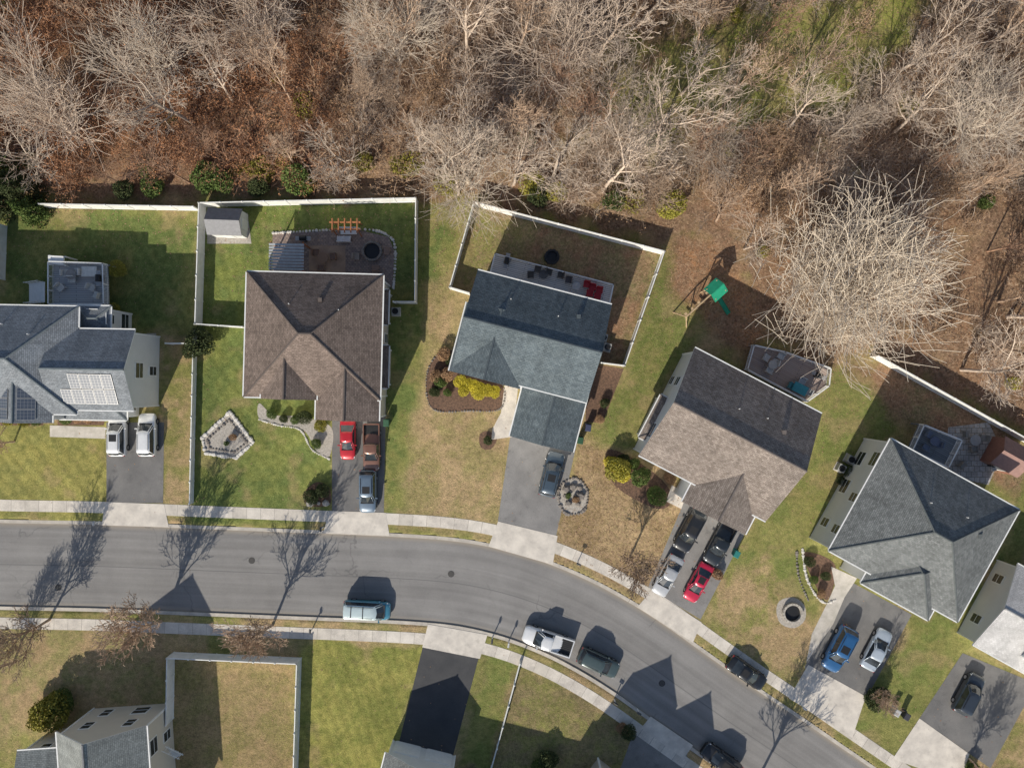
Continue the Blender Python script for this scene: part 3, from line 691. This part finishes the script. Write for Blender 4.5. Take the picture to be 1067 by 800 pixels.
mailbox(326,654,90,(.1,.1,.1)); mailbox(513,664,100,(.05,.05,.06)); mailbox(530,668,100,(.6,.6,.6)); mailbox(602,585,205,(.08,.08,.08)); mailbox(834,733,215,(.6,.6,.6)); mailbox(640,728,35,(.05,.05,.05)); mailbox(664,738,35,(.1,.1,.1))
mailbox(337,549,270,(.08,.08,.08)); mailbox(104,543,270,(.5,.5,.5))
bin_(604,458,10,(.03,.1,.05)); bin_(612,445,10,(.05,.06,.12)); bin_(765,575,27,(.02,.2,.18)); bin_(404,440,0,(.03,.1,.05)); bin_(940,742,30,(.05,.05,.06)); bin_(930,738,30,(.5,.5,.5))
# ------------------------------------------------------------ stones
def stones(name,pts,sz=.3,mat=PALESTONE,closed=True,step=.3):
    w=resample([P(*p) for p in pts],step,closed); mb=MB()
    for q in w:
        s=sz*random.uniform(.6,1.25); ph=random.random()*6; n=6
        lo=[(q.x+s*.55*math.cos(ph+i*math.pi/3)*random.uniform(.8,1.15),q.y+s*.55*math.sin(ph+i*math.pi/3)*random.uniform(.8,1.15)) for i in range(n)]
        hi=[(q.x+(x-q.x)*.6,q.y+(y-q.y)*.6) for x,y in lo]; k=s*.45
        mb.idx([(x,y,0) for x,y in lo]+[(x,y,k*.7) for x,y in lo]+[(x,y,k) for x,y in hi],[(i,(i+1)%n,n+(i+1)%n,n+i) for i in range(n)]+[(n+i,n+(i+1)%n,2*n+(i+1)%n,2*n+i) for i in range(n)]+[tuple(range(2*n,3*n))])
    mb.build(name,[mat])
def sharp(pts):
    out=[]
    for i in range(len(pts)):
        a,b=pts[i],pts[(i+1)%len(pts)]
        for t in (0.02,.25,.5,.75,.98): out.append((a[0]+(b[0]-a[0])*t,a[1]+(b[1]-a[1])*t))
    return out
WS=M('white_block',(.66,.63,.58),(.5,.47,.43),scale=3)
stones('stone_border',sharp([(211,456),(240,429),(264,461),(246,477),(214,472)]),.4,WS,step=.2)
stones('stone_border',sharp([(216,458),(239,437),(257,461),(244,471),(219,467)]),.3,STONE)
stones('stone_border',[(270,437),(290,443),(313,448),(325,468),(343,478)],.22,WS,False,.2)
stones('stone_border',[(446,385),(470,365),(520,395),(522,425),(490,428),(450,425)],.22,STONE)
stones('stone_border',[(585,505),(600,498),(612,512),(608,532),(590,535),(582,520)],.35,STONE); stones('boulders',[(590,510),(604,508),(602,525),(592,524)],.8,STONE,step=.7)
stones('stone_border',[(836,572),(840,600),(850,620),(860,628),(870,625)],.28,WS,False,.22)
stones('stone_border',[(830,575),(832,600),(842,625)],.28,STONE,False)
stones('boulders',[(324,524),(340,524)],.7,PALESTONE,False,.8)
stones('stone_border',[(285,243),(375,239),(405,246),(412,262),(410,300)],.3,WS,False)
# ------------------------------------------------------------ foliage helpers
def leafball_mesh(name,n,R_,Hh,ls,mat,seed,lump=.3):
    r=np.random.default_rng(seed); d=r.normal(size=(n,3)); d/=np.linalg.norm(d,axis=1)[:,None]
    k=r.normal(size=(6,3))*2.2; ph=r.random(6)*6
    l=sum(np.sin(d@k[i]+ph[i]) for i in range(6))/6
    rad=(.55+.45*r.random(n)**.5)*(1+lump*l*2)
    p=d*rad[:,None]*np.array([R_,R_,Hh/2]); p[:,2]+=Hh*.5; p[:,2]=np.maximum(p[:,2],.03)
    return leafquads(name,p,ls,mat,r)
def leafquads(name,p,ls,mat,r):
    n=len(p); a=r.normal(size=(n,3)); a/=np.linalg.norm(a,axis=1)[:,None]; b=np.cross(a,r.normal(size=(n,3))); b/=np.linalg.norm(b,axis=1)[:,None]
    s=(ls*(.6+.8*r.random(n)))[:,None]; V=np.stack([p-a*s,p-b*s*.6,p+a*s,p+b*s*.6],1).reshape(-1,3); F=np.arange(4*n).reshape(-1,4)
    return npmesh(name,V,F,[mat])
def Mleaf(name,c1,c2,sc=2.5,rand=.2):
    m,nt,b=newmat(name); co=nt.nodes.new('ShaderNodeTexCoord').outputs['Object']
    col=mixc(nt,ramp(nt,noise(nt,co,sc,4,.7),.35,.65),c1,c2)
    col=mixc(nt,1.0,col,mixc(nt,ramp(nt,noise(nt,co,sc*8,2,.7),.3,.7),(.6,)*3,(1.4,)*3),'MULTIPLY')
    oi=nt.nodes.new('ShaderNodeObjectInfo'); col=mixc(nt,1.0,col,mixc(nt,oi.outputs['Random'],(1-rand,)*3,(1+rand,)*3),'MULTIPLY')
    nt.links.new(col,b.inputs['Base Color']); b.inputs['Roughness'].default_value=.75; b.inputs['Specular IOR Level'].default_value=.2; return m
LG=Mleaf('leaf_green',(.07,.12,.03),(.14,.18,.05)); LD=Mleaf('leaf_dark',(.04,.06,.022),(.085,.1,.04)); LY=Mleaf('leaf_yellow',(.5,.42,.03),(.66,.58,.08))
LYG=Mleaf('leaf_yellowgreen',(.24,.23,.04),(.36,.32,.06)); LB=Mleaf('leaf_brown',(.3,.18,.1),(.44,.29,.17)); LR=Mleaf('leaf_russet',(.32,.15,.075),(.44,.22,.11))
meshes={}
for nm,mt in (('g',LG),('d',LD),('y',LY),('yg',LYG),('b',LB)): meshes[nm]=[leafball_mesh('shrub_'+nm,2600,1.0,1.6,.07,mt,i+3) for i in (0,1)]
def shrub(px,py,r,kind='g',hz=1.0,name='shrub'):
    o=bpy.data.objects.new(name,random.choice(meshes[kind])); scene.collection.objects.link(o); o.location=(*P(px,py,.6*r),0); o.scale=(r,r*random.uniform(.85,1.1),r*hz); o.rotation_euler=(0,0,random.random()*6); return o
for q in ((123,281,1.0,'yg'),(118,324,.9,'yg'),(209,357,1.6,'d'),(200,366,1.0,'d'),(57,738,1.9,'yg'),(45,745,1.5,'yg'),(66,730,1.3,'g'),(642,487,1.3,'yg'),(648,493,.9,'y'),(637,482,.8,'y'),(667,497,1.2,'g'),(683,517,1.1,'g'),
  (915,724,1.2,'d'),(909,730,1.0,'d'),(325,517,.9,'d'),(336,511,.8,'d'),(459,398,.7,'g'),(453,408,.6,'d'),(466,390,.8,'b'),(470,375,.7,'d'),(463,370,.8,'b'),(455,392,.7,'b'),(466,409,.5,'g'),
  (283,431,.6,'g'),(296,436,.5,'d'),(308,437,.6,'g'),(318,434,.8,'d'),(330,462,.6,'g'),(334,443,.7,'yg'),(70,435,.7,'g'),(82,436,.6,'b'),(92,434,.8,'b'),(10,437,.8,'yg'),(25,438,.7,'yg'),(38,437,.7,'g'),
  (843,585,.6,'d'),(848,603,.5,'g'),(855,618,.5,'b'),(860,600,.5,'d'),(650,478,.7,'d'),(697,498,.7,'b'),(660,483,.7,'g'),(571,790,1.1,'d'),(562,797,.9,'g'),(655,762,.9,'d'),(648,757,.6,'b'),
  (243,455,.4,'b'),(236,462,.3,'g'),(508,459,.5,'d'),(600,520,.4,'b'),(592,516,.4,'g'),(880,655,.6,'b'),(747,598,.7,'b'),(1012,800,.8,'g'),(630,420,.6,'d'),(625,436,.5,'b'),(885,490,.7,'d'),(876,500,.5,'d'),(690,430,.6,'g')): shrub(*q)
for x,y in ((480,398),(487,400),(494,403),(501,404),(508,406),(515,408),(483,406),(498,409)): shrub(x,y,.7,'y',1.0,'yellow_shrub')
# ------------------------------------------------------------ trees
def tree_mesh(name,seed,trunkL,r0,nk,spread=.8,Lf=.62,mat=None,tw=.016,jit=.2,lean=(0,0),first=.35,up=.06,rk=(.5,.68),minz=-.25):
    rd=random.Random(seed); V=[];Fc=[]
    def tube(pts,rr,n):
        b0=len(V)
        for i,p in enumerate(pts):
            d=(pts[min(i+1,len(pts)-1)]-pts[max(i-1,0)]).normalized(); a=d.cross(Vector((.31,.22,.93)));  a=a.normalized() if a.length>.05 else d.orthogonal().normalized(); b=d.cross(a)
            for k in range(n): t=2*math.pi*k/n; V.append(tuple(p+a*(rr[i]*math.cos(t))+b*(rr[i]*math.sin(t))))
        for i in range(len(pts)-1):
            for k in range(n): Fc.append((b0+i*n+k,b0+i*n+(k+1)%n,b0+(i+1)*n+(k+1)%n,b0+(i+1)*n+k))
    def grow(p,d,L,r,lev):
        ns=6 if lev<2 else (4 if lev<3 else 2); pts=[p.copy()];rr=[r]; ds=[d]
        endf=.45 if lev==0 else .3
        for i in range(ns):
            d=(d+Vector((rd.gauss(0,1),rd.gauss(0,1),rd.gauss(0,.7)))*jit*(.5 if lev==0 else 1)+Vector((0,0,up))).normalized()
            p=p+d*(L/ns); pts.append(p.copy()); ds.append(d); rr.append(max(tw,r*(1-(1-endf)*(i+1)/ns)))
        tube(pts,rr,7 if lev==0 else (5 if lev==1 else 3))
        if lev>=len(nk): return
        n=nk[lev]
        for k in range(n):
            f0=first if lev==0 else .25
            t=min(f0+(1-f0)*(k+rd.random())/n,.999); i=int(t*ns); f=t*ns-i
            q=pts[i].lerp(pts[i+1],f); dd=ds[min(i+1,ns)]; az=rd.random()*1.5+k*2.4
            o=dd.orthogonal().normalized(); o.rotate(Matrix.Rotation(az,3,dd)); an=spread*rd.uniform(.7,1.25)
            nd=(dd*math.cos(an)+o*math.sin(an)).normalized()
            if nd.z<minz: nd.z*=-.3
            grow(q,nd,L*Lf*rd.uniform(.7,1.25)*(1.15-.45*t if lev else 1),max(tw,rr[i]*rd.uniform(*rk)),lev+1)
    grow(Vector((0,0,-.1)),Vector((lean[0],lean[1],1)).normalized(),trunkL,r0,0)
    Vn=np.array(V);Fn=np.array(Fc); print(name,len(Fn)); return npmesh(name,Vn,Fn,[mat],True)
BK1=M('bark_pale',(.62,.51,.41),(.44,.355,.28),scale=1.5,coord='obj',fine=.2,rand=.2)
BK2=M('bark_tan',(.52,.38,.27),(.36,.255,.18),scale=1.5,coord='obj',fine=.2,rand=.25)
BK3=M('bark_reddish',(.42,.26,.17),(.28,.175,.12),scale=1.5,coord='obj',fine=.2,rand=.25)
T1=[tree_mesh('bare_tree_pale',11+i,8.5,.2,(8,6,4,3),.65,.55,BK1,.018,.11) for i in range(3)]
T2=[tree_mesh('bare_tree_tan',31+i,7.5,.15,(8,6,4,3),.55,.52,BK2,.018,.11) for i in range(3)]
T3=[tree_mesh('bare_tree_red',51+i,5.5,.1,(8,5,4,2),.6,.55,BK3,.017,.12) for i in range(3)]
def put(me,name,x,y,sc,parent=None,rz=None):
    o=bpy.data.objects.new(name,me); scene.collection.objects.link(o); o.location=(x,y,0); o.scale=(sc,)*3
    o.rotation_euler=(random.gauss(0,.06),random.gauss(0,.06),random.random()*6.28 if rz is None else rz)
    if parent: o.parent=parent
    return o
BIG=tree_mesh('bare_oak_mesh',5,5.0,.6,(11,6,5,4,2),.95,1.0,M('bark_oak',(.8,.69,.55),(.6,.5,.39),scale=1,coord='obj',fine=.2),.03,.13,(.12,.16),.3,.035,(.55,.75),.0)
x,y=P(868,308); o=put(BIG,'bare_oak',x,y,.82,rz=.0); o.rotation_euler=(0,0,0)
OAK2=tree_mesh('bare_oak_b',8,6.5,.4,(9,6,5,4),.72,.85,BK1,.022,.13,rk=(.52,.72))
OAK3=tree_mesh('bare_oak_c',18,6.5,.42,(8,6,5,4),.8,.85,M('bark_sycamore',(.72,.62,.5),(.5,.41,.32),scale=1.2,coord='obj',fine=.2),.022,.12,rk=(.55,.75))
for q,sc,mt in (((488,190),.72,OAK3),((85,150),.78,OAK2),((735,165),.6,OAK2),((985,150),.7,OAK3),((590,85),.75,OAK2),((1050,330),.6,OAK2),((300,60),.7,OAK2),((420,70),.7,OAK3),((640,150),.6,OAK2),((190,80),.65,OAK3)):
    x,y=P(*q); put(mt,'bare_oak',x,y,sc)
STR=[tree_mesh('street_tree_mesh',70+i,5.6,.15,(12,8,6,3),.6,.55,BK2,.02,.12,first=.28,up=.1) for i in range(2)]
for q,sc in (((52,645),1.05),((168,647),1.15),((284,651),1.1),((655,583),.95),((790,812),1.1),((14,690),.85),((912,718),.5),((15,460),.8),((1010,790),.7)):
    x,y=P(*q); put(random.choice(STR),'bare_street_tree',x,y,sc)
def inpoly(x,y,poly):
    ins=False;n=len(poly)
    for i in range(n):
        ax,ay=poly[i];bx,by=poly[(i+1)%n]
        if (ay>y)!=(by>y) and x<(bx-ax)*(y-ay)/(by-ay)+ax: ins=not ins
    return ins
FW=[P(*q) for q in FOREST]
CLR=[P(*q) for q in [(640,65),(760,20),(900,-10),(990,-10),(930,70),(880,130),(740,140),(630,140)]]
wood=empty('bare_woodland'); und=empty('forest_undergrowth')
pts=[];cnt=0
for _ in range(4000):
    x=random.uniform(-66,66);y=random.uniform(-8,54)
    if not inpoly(x,y+.5,FW) or not inpoly(x-1.5,y-1.5,FW): continue
    if inpoly(x,y,CLR) and random.random()<.93: continue
    px=x*S+533; py=400-y*S
    sp2=4.7 if px<360 else 4.1
    if any((x-a)**2+(y-b)**2<sp2**2 for a,b in pts): continue
    if math.hypot(px-900,py-285)<125: continue
    pts.append((x,y)); u=random.random()
    if px<360: me=random.choice(T3 if u<.6 else (T2 if u<.85 else T1))
    else: me=random.choice(T1 if u<.4 else (T2 if u<.85 else T3))
    put(me,'bare_tree',x,y,random.uniform(.6,1.15),wood); cnt+=1
print('forest trees',cnt)
def clump(name,seed,n,mat,R_=1.0,h=2.0,leaf=None,nl=0):
    r=random.Random(seed); V=[];Fc=[]
    for i in range(n):
        a=r.random()*6.28; rr=R_*.5*math.sqrt(r.random()); p=Vector((rr*math.cos(a),rr*math.sin(a),0)); d=Vector((math.cos(a)*r.uniform(.2,.9),math.sin(a)*r.uniform(.2,.9),1)).normalized()
        L=h*r.uniform(.5,1.1)
        def tw(p,d,L,w,k):
            pts=[p]
            for j in range(3): d=(d+Vector((r.gauss(0,.2),r.gauss(0,.2),-.04))).normalized(); p=p+d*(L/3); pts.append(p)
            b0=len(V); s=Vector((r.gauss(0,1),r.gauss(0,1),r.gauss(0,.4))).normalized()
            for j,q in enumerate(pts): V.append(tuple(q-s*w*(1-j*.2)));V.append(tuple(q+s*w*(1-j*.2)))
            for j in range(3): Fc.append((b0+2*j,b0+2*j+1,b0+2*j+3,b0+2*j+2))
            if k>0:
                for m_ in range(3): tw(pts[1+m_%3],(d+Vector((r.gauss(0,.7),r.gauss(0,.7),r.gauss(0,.3)))).normalized(),L*.5,w*.75,k-1)
        tw(p,d,L,.024,1 if i%2 else 2)
    k=len(V); V=np.array(V);F=np.array(Fc)
    if leaf is not None:
        rn=np.random.default_rng(seed); c=V[rn.integers(0,k,nl)]+rn.normal(size=(nl,3))*.08; c[:,2]=np.maximum(c[:,2],.1)
        a=rn.normal(size=(nl,3));a/=np.linalg.norm(a,axis=1)[:,None];b=np.cross(a,rn.normal(size=(nl,3)));b/=np.linalg.norm(b,axis=1)[:,None]; s=(.07*(.6+.8*rn.random(nl)))[:,None]
        VL=np.stack([c-a*s,c-b*s*.6,c+a*s,c+b*s*.6],1).reshape(-1,3); FL=np.arange(4*nl).reshape(-1,4)+k
        V=np.concatenate([V,VL]);F2=np.concatenate([F,FL]); me=npmesh(name,V,F2,[mat,leaf]); mi=np.zeros(len(F2),np.int32); mi[len(F):]=1
        if len(me.polygons)==len(F2): me.polygons.foreach_set('material_index',mi)
        return me
    return npmesh(name,V,F,[mat])
C_red=[clump('thicket_russet',80+i,40,BK3,1.2,2.4,LR,900) for i in range(2)]
C_brn=[clump('thicket_brown',90+i,40,BK2,1.2,2.2,LB,500) for i in range(2)]
C_gry=[clump('thicket_grey',95+i,45,BK1,1.3,2.2) for i in range(2)]+[clump('thicket_tan',98,45,BK2,1.3,2.4)]
C_grn=[leafball_mesh('thicket_green',1500,1.0,1.5,.08,LG,120),leafball_mesh('thicket_olive',1300,1.1,1.5,.08,LYG,121)]
cc=0
for _ in range(2300):
    x=random.uniform(-62,62);y=random.uniform(-10,50)
    if not inpoly(x,y,FW) or not inpoly(x-.6,y-1.2,FW): continue
    px=x*S+533; py=400-y*S
    if inpoly(x,y,CLR) and random.random()<.9: continue
    if px>770 and py>200 and random.random()<.7: continue
    if 690<px<790 and py>225: continue
    u=random.random(); v=float(vn(np.array([x]),np.array([y]),6.0,2)[0])
    if px<370: me=random.choice(C_red if v+u*.5>.55 else C_brn if u<.8 else C_gry)
    else: me=random.choice(C_brn if v+u*.4>.75 else C_gry)
    edge=not inpoly(x,y-4,FW)
    if (edge and u<.3 and px<720) or u<.035: me=random.choice(C_grn)
    put(me,'thicket',x,y,random.uniform(.6,1.3),und); cc+=1
print('clumps',cc)
def conifer(px,py,h,r,name='evergreen_tree',mat=LD,seed=1,n=7000):
    rn=np.random.default_rng(seed); t=rn.random(n)**.7; z=h*(1-t)*.92+.3; layer=(np.sin(z*5)*.15+.85); a=rn.random(n)*6.283; lob=1+.25*np.sin(a*5+z*3)
    rr=r*t*layer*lob*np.sqrt(.3+.7*rn.random(n)); p=np.stack([rr*np.cos(a),rr*np.sin(a),z-.25*rr],1)
    me=leafquads(name+'_foliage',p,.11,mat,rn); e=empty(name,(*P(px,py),0)); o=bpy.data.objects.new('foliage',me); scene.collection.objects.link(o); o.parent=e
    mb=MB(); mb.tube((0,0,0),(0,0,h*.9),.18,.04,8); mb.build('trunk',[BK2],e)
conifer(30,200,7,2.6,seed=1); conifer(12,185,8,2.6,seed=2,mat=LG); conifer(40,222,5,2.0,mat=LG,seed=3); conifer(5,215,6,2.2,seed=4)
for q in ((215,185,1.6,'g'),(232,190,1.3,'g'),(312,188,1.6,'g'),(322,192,1.1,'yg'),(160,195,1.2,'g'),(130,198,1.1,'d'),(560,205,1.2,'d'),(640,210,1.3,'g'),(700,215,1.5,'yg'),(380,170,1.2,'yg'),(270,195,1.2,'d')): shrub(*q)
n=30000; xs=rng.uniform(-60,60,n*3);ys=rng.uniform(-44,48,n*3)
F1=sdf(FOREST,xs,ys); prob=np.where(F1<0,.5,np.exp(-F1/4.0)*.7+.05*fbm(xs,ys,5,3))
prob+= .35*np.clip(.5-sdf([(494,214),(690,265),(650,382),(480,300)],xs,ys),0,1)+.25*np.clip(.5-sdf([(600,455),(670,480),(720,520),(678,625),(575,585)],xs,ys),0,1)
dr=np.full(xs.shape,1e9)
for c in CA[::2]:
    if abs(c[0])<70: dr=np.minimum(dr,np.hypot(xs-c[0],ys-c[1]))
prob[dr<7.3]*=.1; prob[dr<4.5]=0; keep=(rng.random(n*3)<prob); xs=xs[keep];ys=ys[keep]
pz=np.stack([xs,ys,np.full(len(xs),.03)],1); a=rng.random(len(xs))*6.28; s=(.05+.05*rng.random(len(xs)))[:,None]
A=np.stack([np.cos(a),np.sin(a),rng.normal(size=len(a))*.15],1)*s; B=np.stack([-np.sin(a),np.cos(a),rng.normal(size=len(a))*.15],1)*s*.7
V=np.stack([pz-A,pz-B,pz+A,pz+B],1).reshape(-1,3)
me=npmesh('fallen_leaves',V,np.arange(len(V)).reshape(-1,4),[M('dead_leaf',(.42,.27,.16),(.24,.14,.08),scale=6,fine=.3)])
o=bpy.data.objects.new('fallen_leaves',me); scene.collection.objects.link(o)
# ------------------------------------------------------------ vehicles
def paint(c,metal=.25):
    return M('car_paint',c,tuple(x*.93 for x in c),rough=.32,metal=metal,fine=0,coord='obj',coat=.8)
def car(name,px,py,a,c,kind='suv',z=.014,sc=1.0,roofc=None):
    dims={'suv':(4.65,1.88,1.68),'sedan':(4.7,1.82,1.43),'van':(5.1,1.98,1.78),'pickup':(5.6,1.98,1.82)}[kind]
    L,Wd,Ht=dims; hw=Wd/2; bl={'suv':1.02,'sedan':.9,'van':1.05,'pickup':1.1}[kind]
    e=empty(name,(*P(px,py,.8),z)); e.rotation_euler=(0,0,-R(a)); e.scale=(sc,)*3
    st=[(-.5,.80,.45,.86),(-.488,.90,.32,.95),(-.45,.97,.27,1.0),(-.32,1,.24,1.0),(0,1,.24,1.0),(.16,1,.24,1.0),(.26,.99,.24,.97),(.38,.965,.25,.9),(.45,.9,.28,.82),(.485,.8,.34,.72),(.5,.68,.42,.62)]
    mb=MB(); rings=[]
    for (t,wf,zb,zt) in st:
        zt=zt*bl; w=hw*wf
        if kind=='pickup' and t<-.09: zt=min(zt,.72)
        half=[(w*.9,zb),(w,zb+.12),(w,zb+.6*(zt-zb)),(w*.97,zt-.07),(w*.88,zt-.01),(w*.5,zt+.03),(0,zt+.04)]
        ring=[(t*L,y,zz) for y,zz in half]+[(t*L,-y,zz) for y,zz in half[-2::-1]]; rings.append(ring)
    n=len(rings[0]); V=[p for r_ in rings for p in r_]; Fs=[]
    for i in range(len(rings)-1):
        for k in range(n): Fs.append((i*n+k,i*n+(k+1)%n,(i+1)*n+(k+1)%n,(i+1)*n+k))
    Fs=[f[::-1] for f in Fs]; Fs.append(tuple(range(n))); Fs.append(tuple(range((len(rings)-1)*n,len(rings)*n))[::-1])
    mb.idx(V,Fs); pm=paint(c); mb.build('body',[pm],e,True)
    g={'suv':(-.47,-.40,.24,.09),'sedan':(-.37,-.2,.23,.05),'van':(-.485,-.45,.36,.22),'pickup':(-.09,-.07,.25,.12)}[kind]
    zb=bl-.01; zt=Ht-.05
    def ring(x0,x1,w,z,bul):
        return [(x0,-w*.86,z),(x0+.12,-w,z),((x0+x1)/2,-w*1.01,z),(x1-.18,-w*.98,z),(x1-.03,-w*.8,z),(x1+bul,0,z),(x1-.03,w*.8,z),(x1-.18,w*.98,z),((x0+x1)/2,w*1.01,z),(x0+.12,w,z),(x0,w*.86,z),(x0-bul*.4,0,z)]
    rb=ring(g[0]*L,g[2]*L,hw*.9,zb,.14); rt=ring(g[1]*L,g[3]*L,hw*.72,zt,.08)
    n=12; gb=MB(); gb.idx(rb+rt,[(i,(i+1)%n,n+(i+1)%n,n+i) for i in range(n)]+[tuple(range(n,2*n))]); gb.build('glass',[GLASS],e)
    rf=MB(); cx=(g[1]+g[3])/2*L
    r1=[(cx+(x-cx)*1.03,y*1.05,z-.01) for x,y,z in rt]; r2=[(cx+(x-cx)*.97,y*.93,z+.05) for x,y,z in rt]; r3=[(cx+(x-cx)*.6,y*.5,z+.075) for x,y,z in rt]
    rf.idx(r1+r2+r3,[(i,(i+1)%n,n+(i+1)%n,n+i) for i in range(n)]+[(n+i,n+(i+1)%n,2*n+(i+1)%n,2*n+i) for i in range(n)]+[tuple(range(2*n,3*n))])
    for i in (1,3,4,6,7,9): rf.tube(rb[i],rt[i],.05,.045,5)
    for i in (2,8): rf.tube(rb[i],rt[i],.045,.04,5,1)
    rf.build('roof_panel',[paint(roofc) if roofc else pm,BLACK],e,True)
    tr=MB()
    if kind in('suv','van'):
        for s in (-1,1): tr.tube((g[1]*L+.3,s*hw*.62,Ht+.06),(g[3]*L-.3,s*hw*.62,Ht+.06),.022,.022,6)
    if kind in('suv','sedan') and random.random()<.6:
        x1=g[3]*L-.35; tr.box((x1-.35,0,Ht+.022),(.75,hw*.85,.02))
    if roofc:
        for x in (-.3,-.05): tr.box((x*L,0,Ht+.04),(.08,hw*1.3,.05))
    tr.box((-.497*L,0,.45),(.06,hw*1.5,.2)); tr.box((.497*L,0,.42),(.05,hw*1.2,.22))
    tr.box((g[2]*L+.05,0,bl+.015),(.22,hw*1.5,.02))
    for s in (-1,1): tr.box((0,s*(hw-.03),.3),(L*.5,.08,.12))
    tr.build('trim',[BLACK],e)
    mi=MB()
    for s in (-1,1): mi.hexa([(g[2]*L-.5,s*hw*.92,bl),(g[2]*L-.38,s*hw*.92,bl),(g[2]*L-.34,s*(hw+.2),bl+.03),(g[2]*L-.5,s*(hw+.2),bl+.03)],[(g[2]*L-.5,s*hw*.92,bl+.12),(g[2]*L-.4,s*hw*.92,bl+.12),(g[2]*L-.38,s*(hw+.2),bl+.17),(g[2]*L-.5,s*(hw+.2),bl+.17)])
    mi.build('mirrors',[pm],e)
    li=MB()
    for s in (-1,1):
        li.hexa([(.44*L,s*hw*.58,.6),(.495*L,s*hw*.5,.58),(.475*L,s*hw*.83,.6),(.43*L,s*hw*.93,.62)],[(.43*L,s*hw*.58,.79*bl+.04),(.482*L,s*hw*.5,.75*bl),(.465*L,s*hw*.8,.75*bl+.01),(.42*L,s*hw*.93,.8*bl+.03)],0)
        li.box((-.487*L,s*hw*.76,.8*bl),(.1,.26,.22),0,1)
    li.build('lights',[LAMPM,TAIL],e)
    wh=MB()
    for x in (-.3*L,.31*L):
        for s in (-1,1):
            wh.tube((x,s*(hw-.22),.34),(x,s*(hw+.015),.34),.34,.34,18,0); wh.tube((x,s*(hw-.1),.34),(x,s*(hw+.025),.34),.21,.19,12,1)
    wh.build('wheels',[TIRE,RIM],e)
    if kind=='pickup':
        bd=MB(); x0,x1=-.492*L,-.095*L
        for s in (-1,1): bd.box(((x0+x1)/2,s*(hw-.07),.86),(x1-x0,.12,.5))
        bd.box((x0+.05,0,.86),(.1,hw*1.86-.12,.5)); bd.box((x1-.02,0,.86),(.08,hw*1.86-.12,.5))
        bd.build('bed_walls',[pm],e); fl=MB(); fl.box(((x0+x1)/2,0,.78),(x1-x0-.16,hw*1.72,.04))
        for i in range(7): fl.box(((x0+x1)/2,-.6+i*.2,.81),(x1-x0-.2,.06,.02))
        fl.build('bed_liner',[BLACK],e)
    return e
WHC=(.8,.8,.79); BKC=(.018,.019,.021); SIL=(.5,.51,.52)
car('parked_suv',122,453,-90,WHC,'suv'); car('parked_suv',153,453,-90,WHC,'suv')
car('parked_car',362,458,90,(.5,.02,.03),'sedan',sc=.93); car('parked_pickup_truck',387,466,90,(.22,.11,.075),'pickup',sc=.92); car('parked_suv',383,512,90,(.14,.19,.25),'suv')
car('parked_suv',575,494,-76,(.07,.1,.13),'suv',sc=1.05)
car('parked_suv',719,553,118,BKC,'suv',sc=1.05); car('parked_pickup_truck',751,565,118,(.02,.025,.03),'pickup',sc=.95); car('parked_car',696,600,118,SIL,'sedan'); car('parked_car',728,607,118,(.55,.02,.06),'sedan',sc=.95)
car('parked_suv',875,676,118,(.03,.12,.28),'suv',sc=1.1); car('parked_car',914,677,-62,(.5,.56,.62),'sedan')
car('parked_suv',1010,723,-62,(.04,.05,.065),'suv',sc=1.0)
car('parked_van',382,636,3,(.08,.28,.38),'van',z=-.11,roofc=(.55,.65,.65)); car('parked_pickup_truck',571,668,198,WHC,'pickup',z=-.11); car('parked_suv',624,691,25,(.07,.1,.1),'suv',z=-.11)
car('moving_car',779,702,35,BKC,'sedan',z=-.11); car('parked_suv',752,793,215,BKC,'suv',z=-.11)
# ------------------------------------------------------------ light & camera
az=R(180+24.8); el=R(31)
w=bpy.data.worlds.new('World'); scene.world=w; w.use_nodes=True; nt=w.node_tree
sky=nt.nodes.new('ShaderNodeTexSky'); sky.sky_type='NISHITA'; sky.sun_disc=False; sky.sun_elevation=el; sky.sun_rotation=az
bg=nt.nodes['Background']; nt.links.new(sky.outputs[0],bg.inputs[0]); bg.inputs[1].default_value=.115
sd=bpy.data.lights.new('sun','SUN'); sd.energy=5.0; sd.angle=R(.5); sd.color=(1,.93,.81)
so=bpy.data.objects.new('sun',sd); scene.collection.objects.link(so)
d=Vector((math.sin(R(24.8))*math.cos(el),math.cos(R(24.8))*math.cos(el),-math.sin(el))); so.rotation_euler=d.to_track_quat('-Z','Y').to_euler()
cd=bpy.data.cameras.new('camera'); cam=bpy.data.objects.new('camera',cd); scene.collection.objects.link(cam)
cam.location=(0,0,H); cam.rotation_euler=(0,0,0); cd.sensor_width=36; cd.lens=36*S*H/1067; cd.clip_end=5000; scene.camera=cam
scene.view_settings.view_transform='Standard'; scene.view_settings.look='None'; scene.view_settings.exposure=0
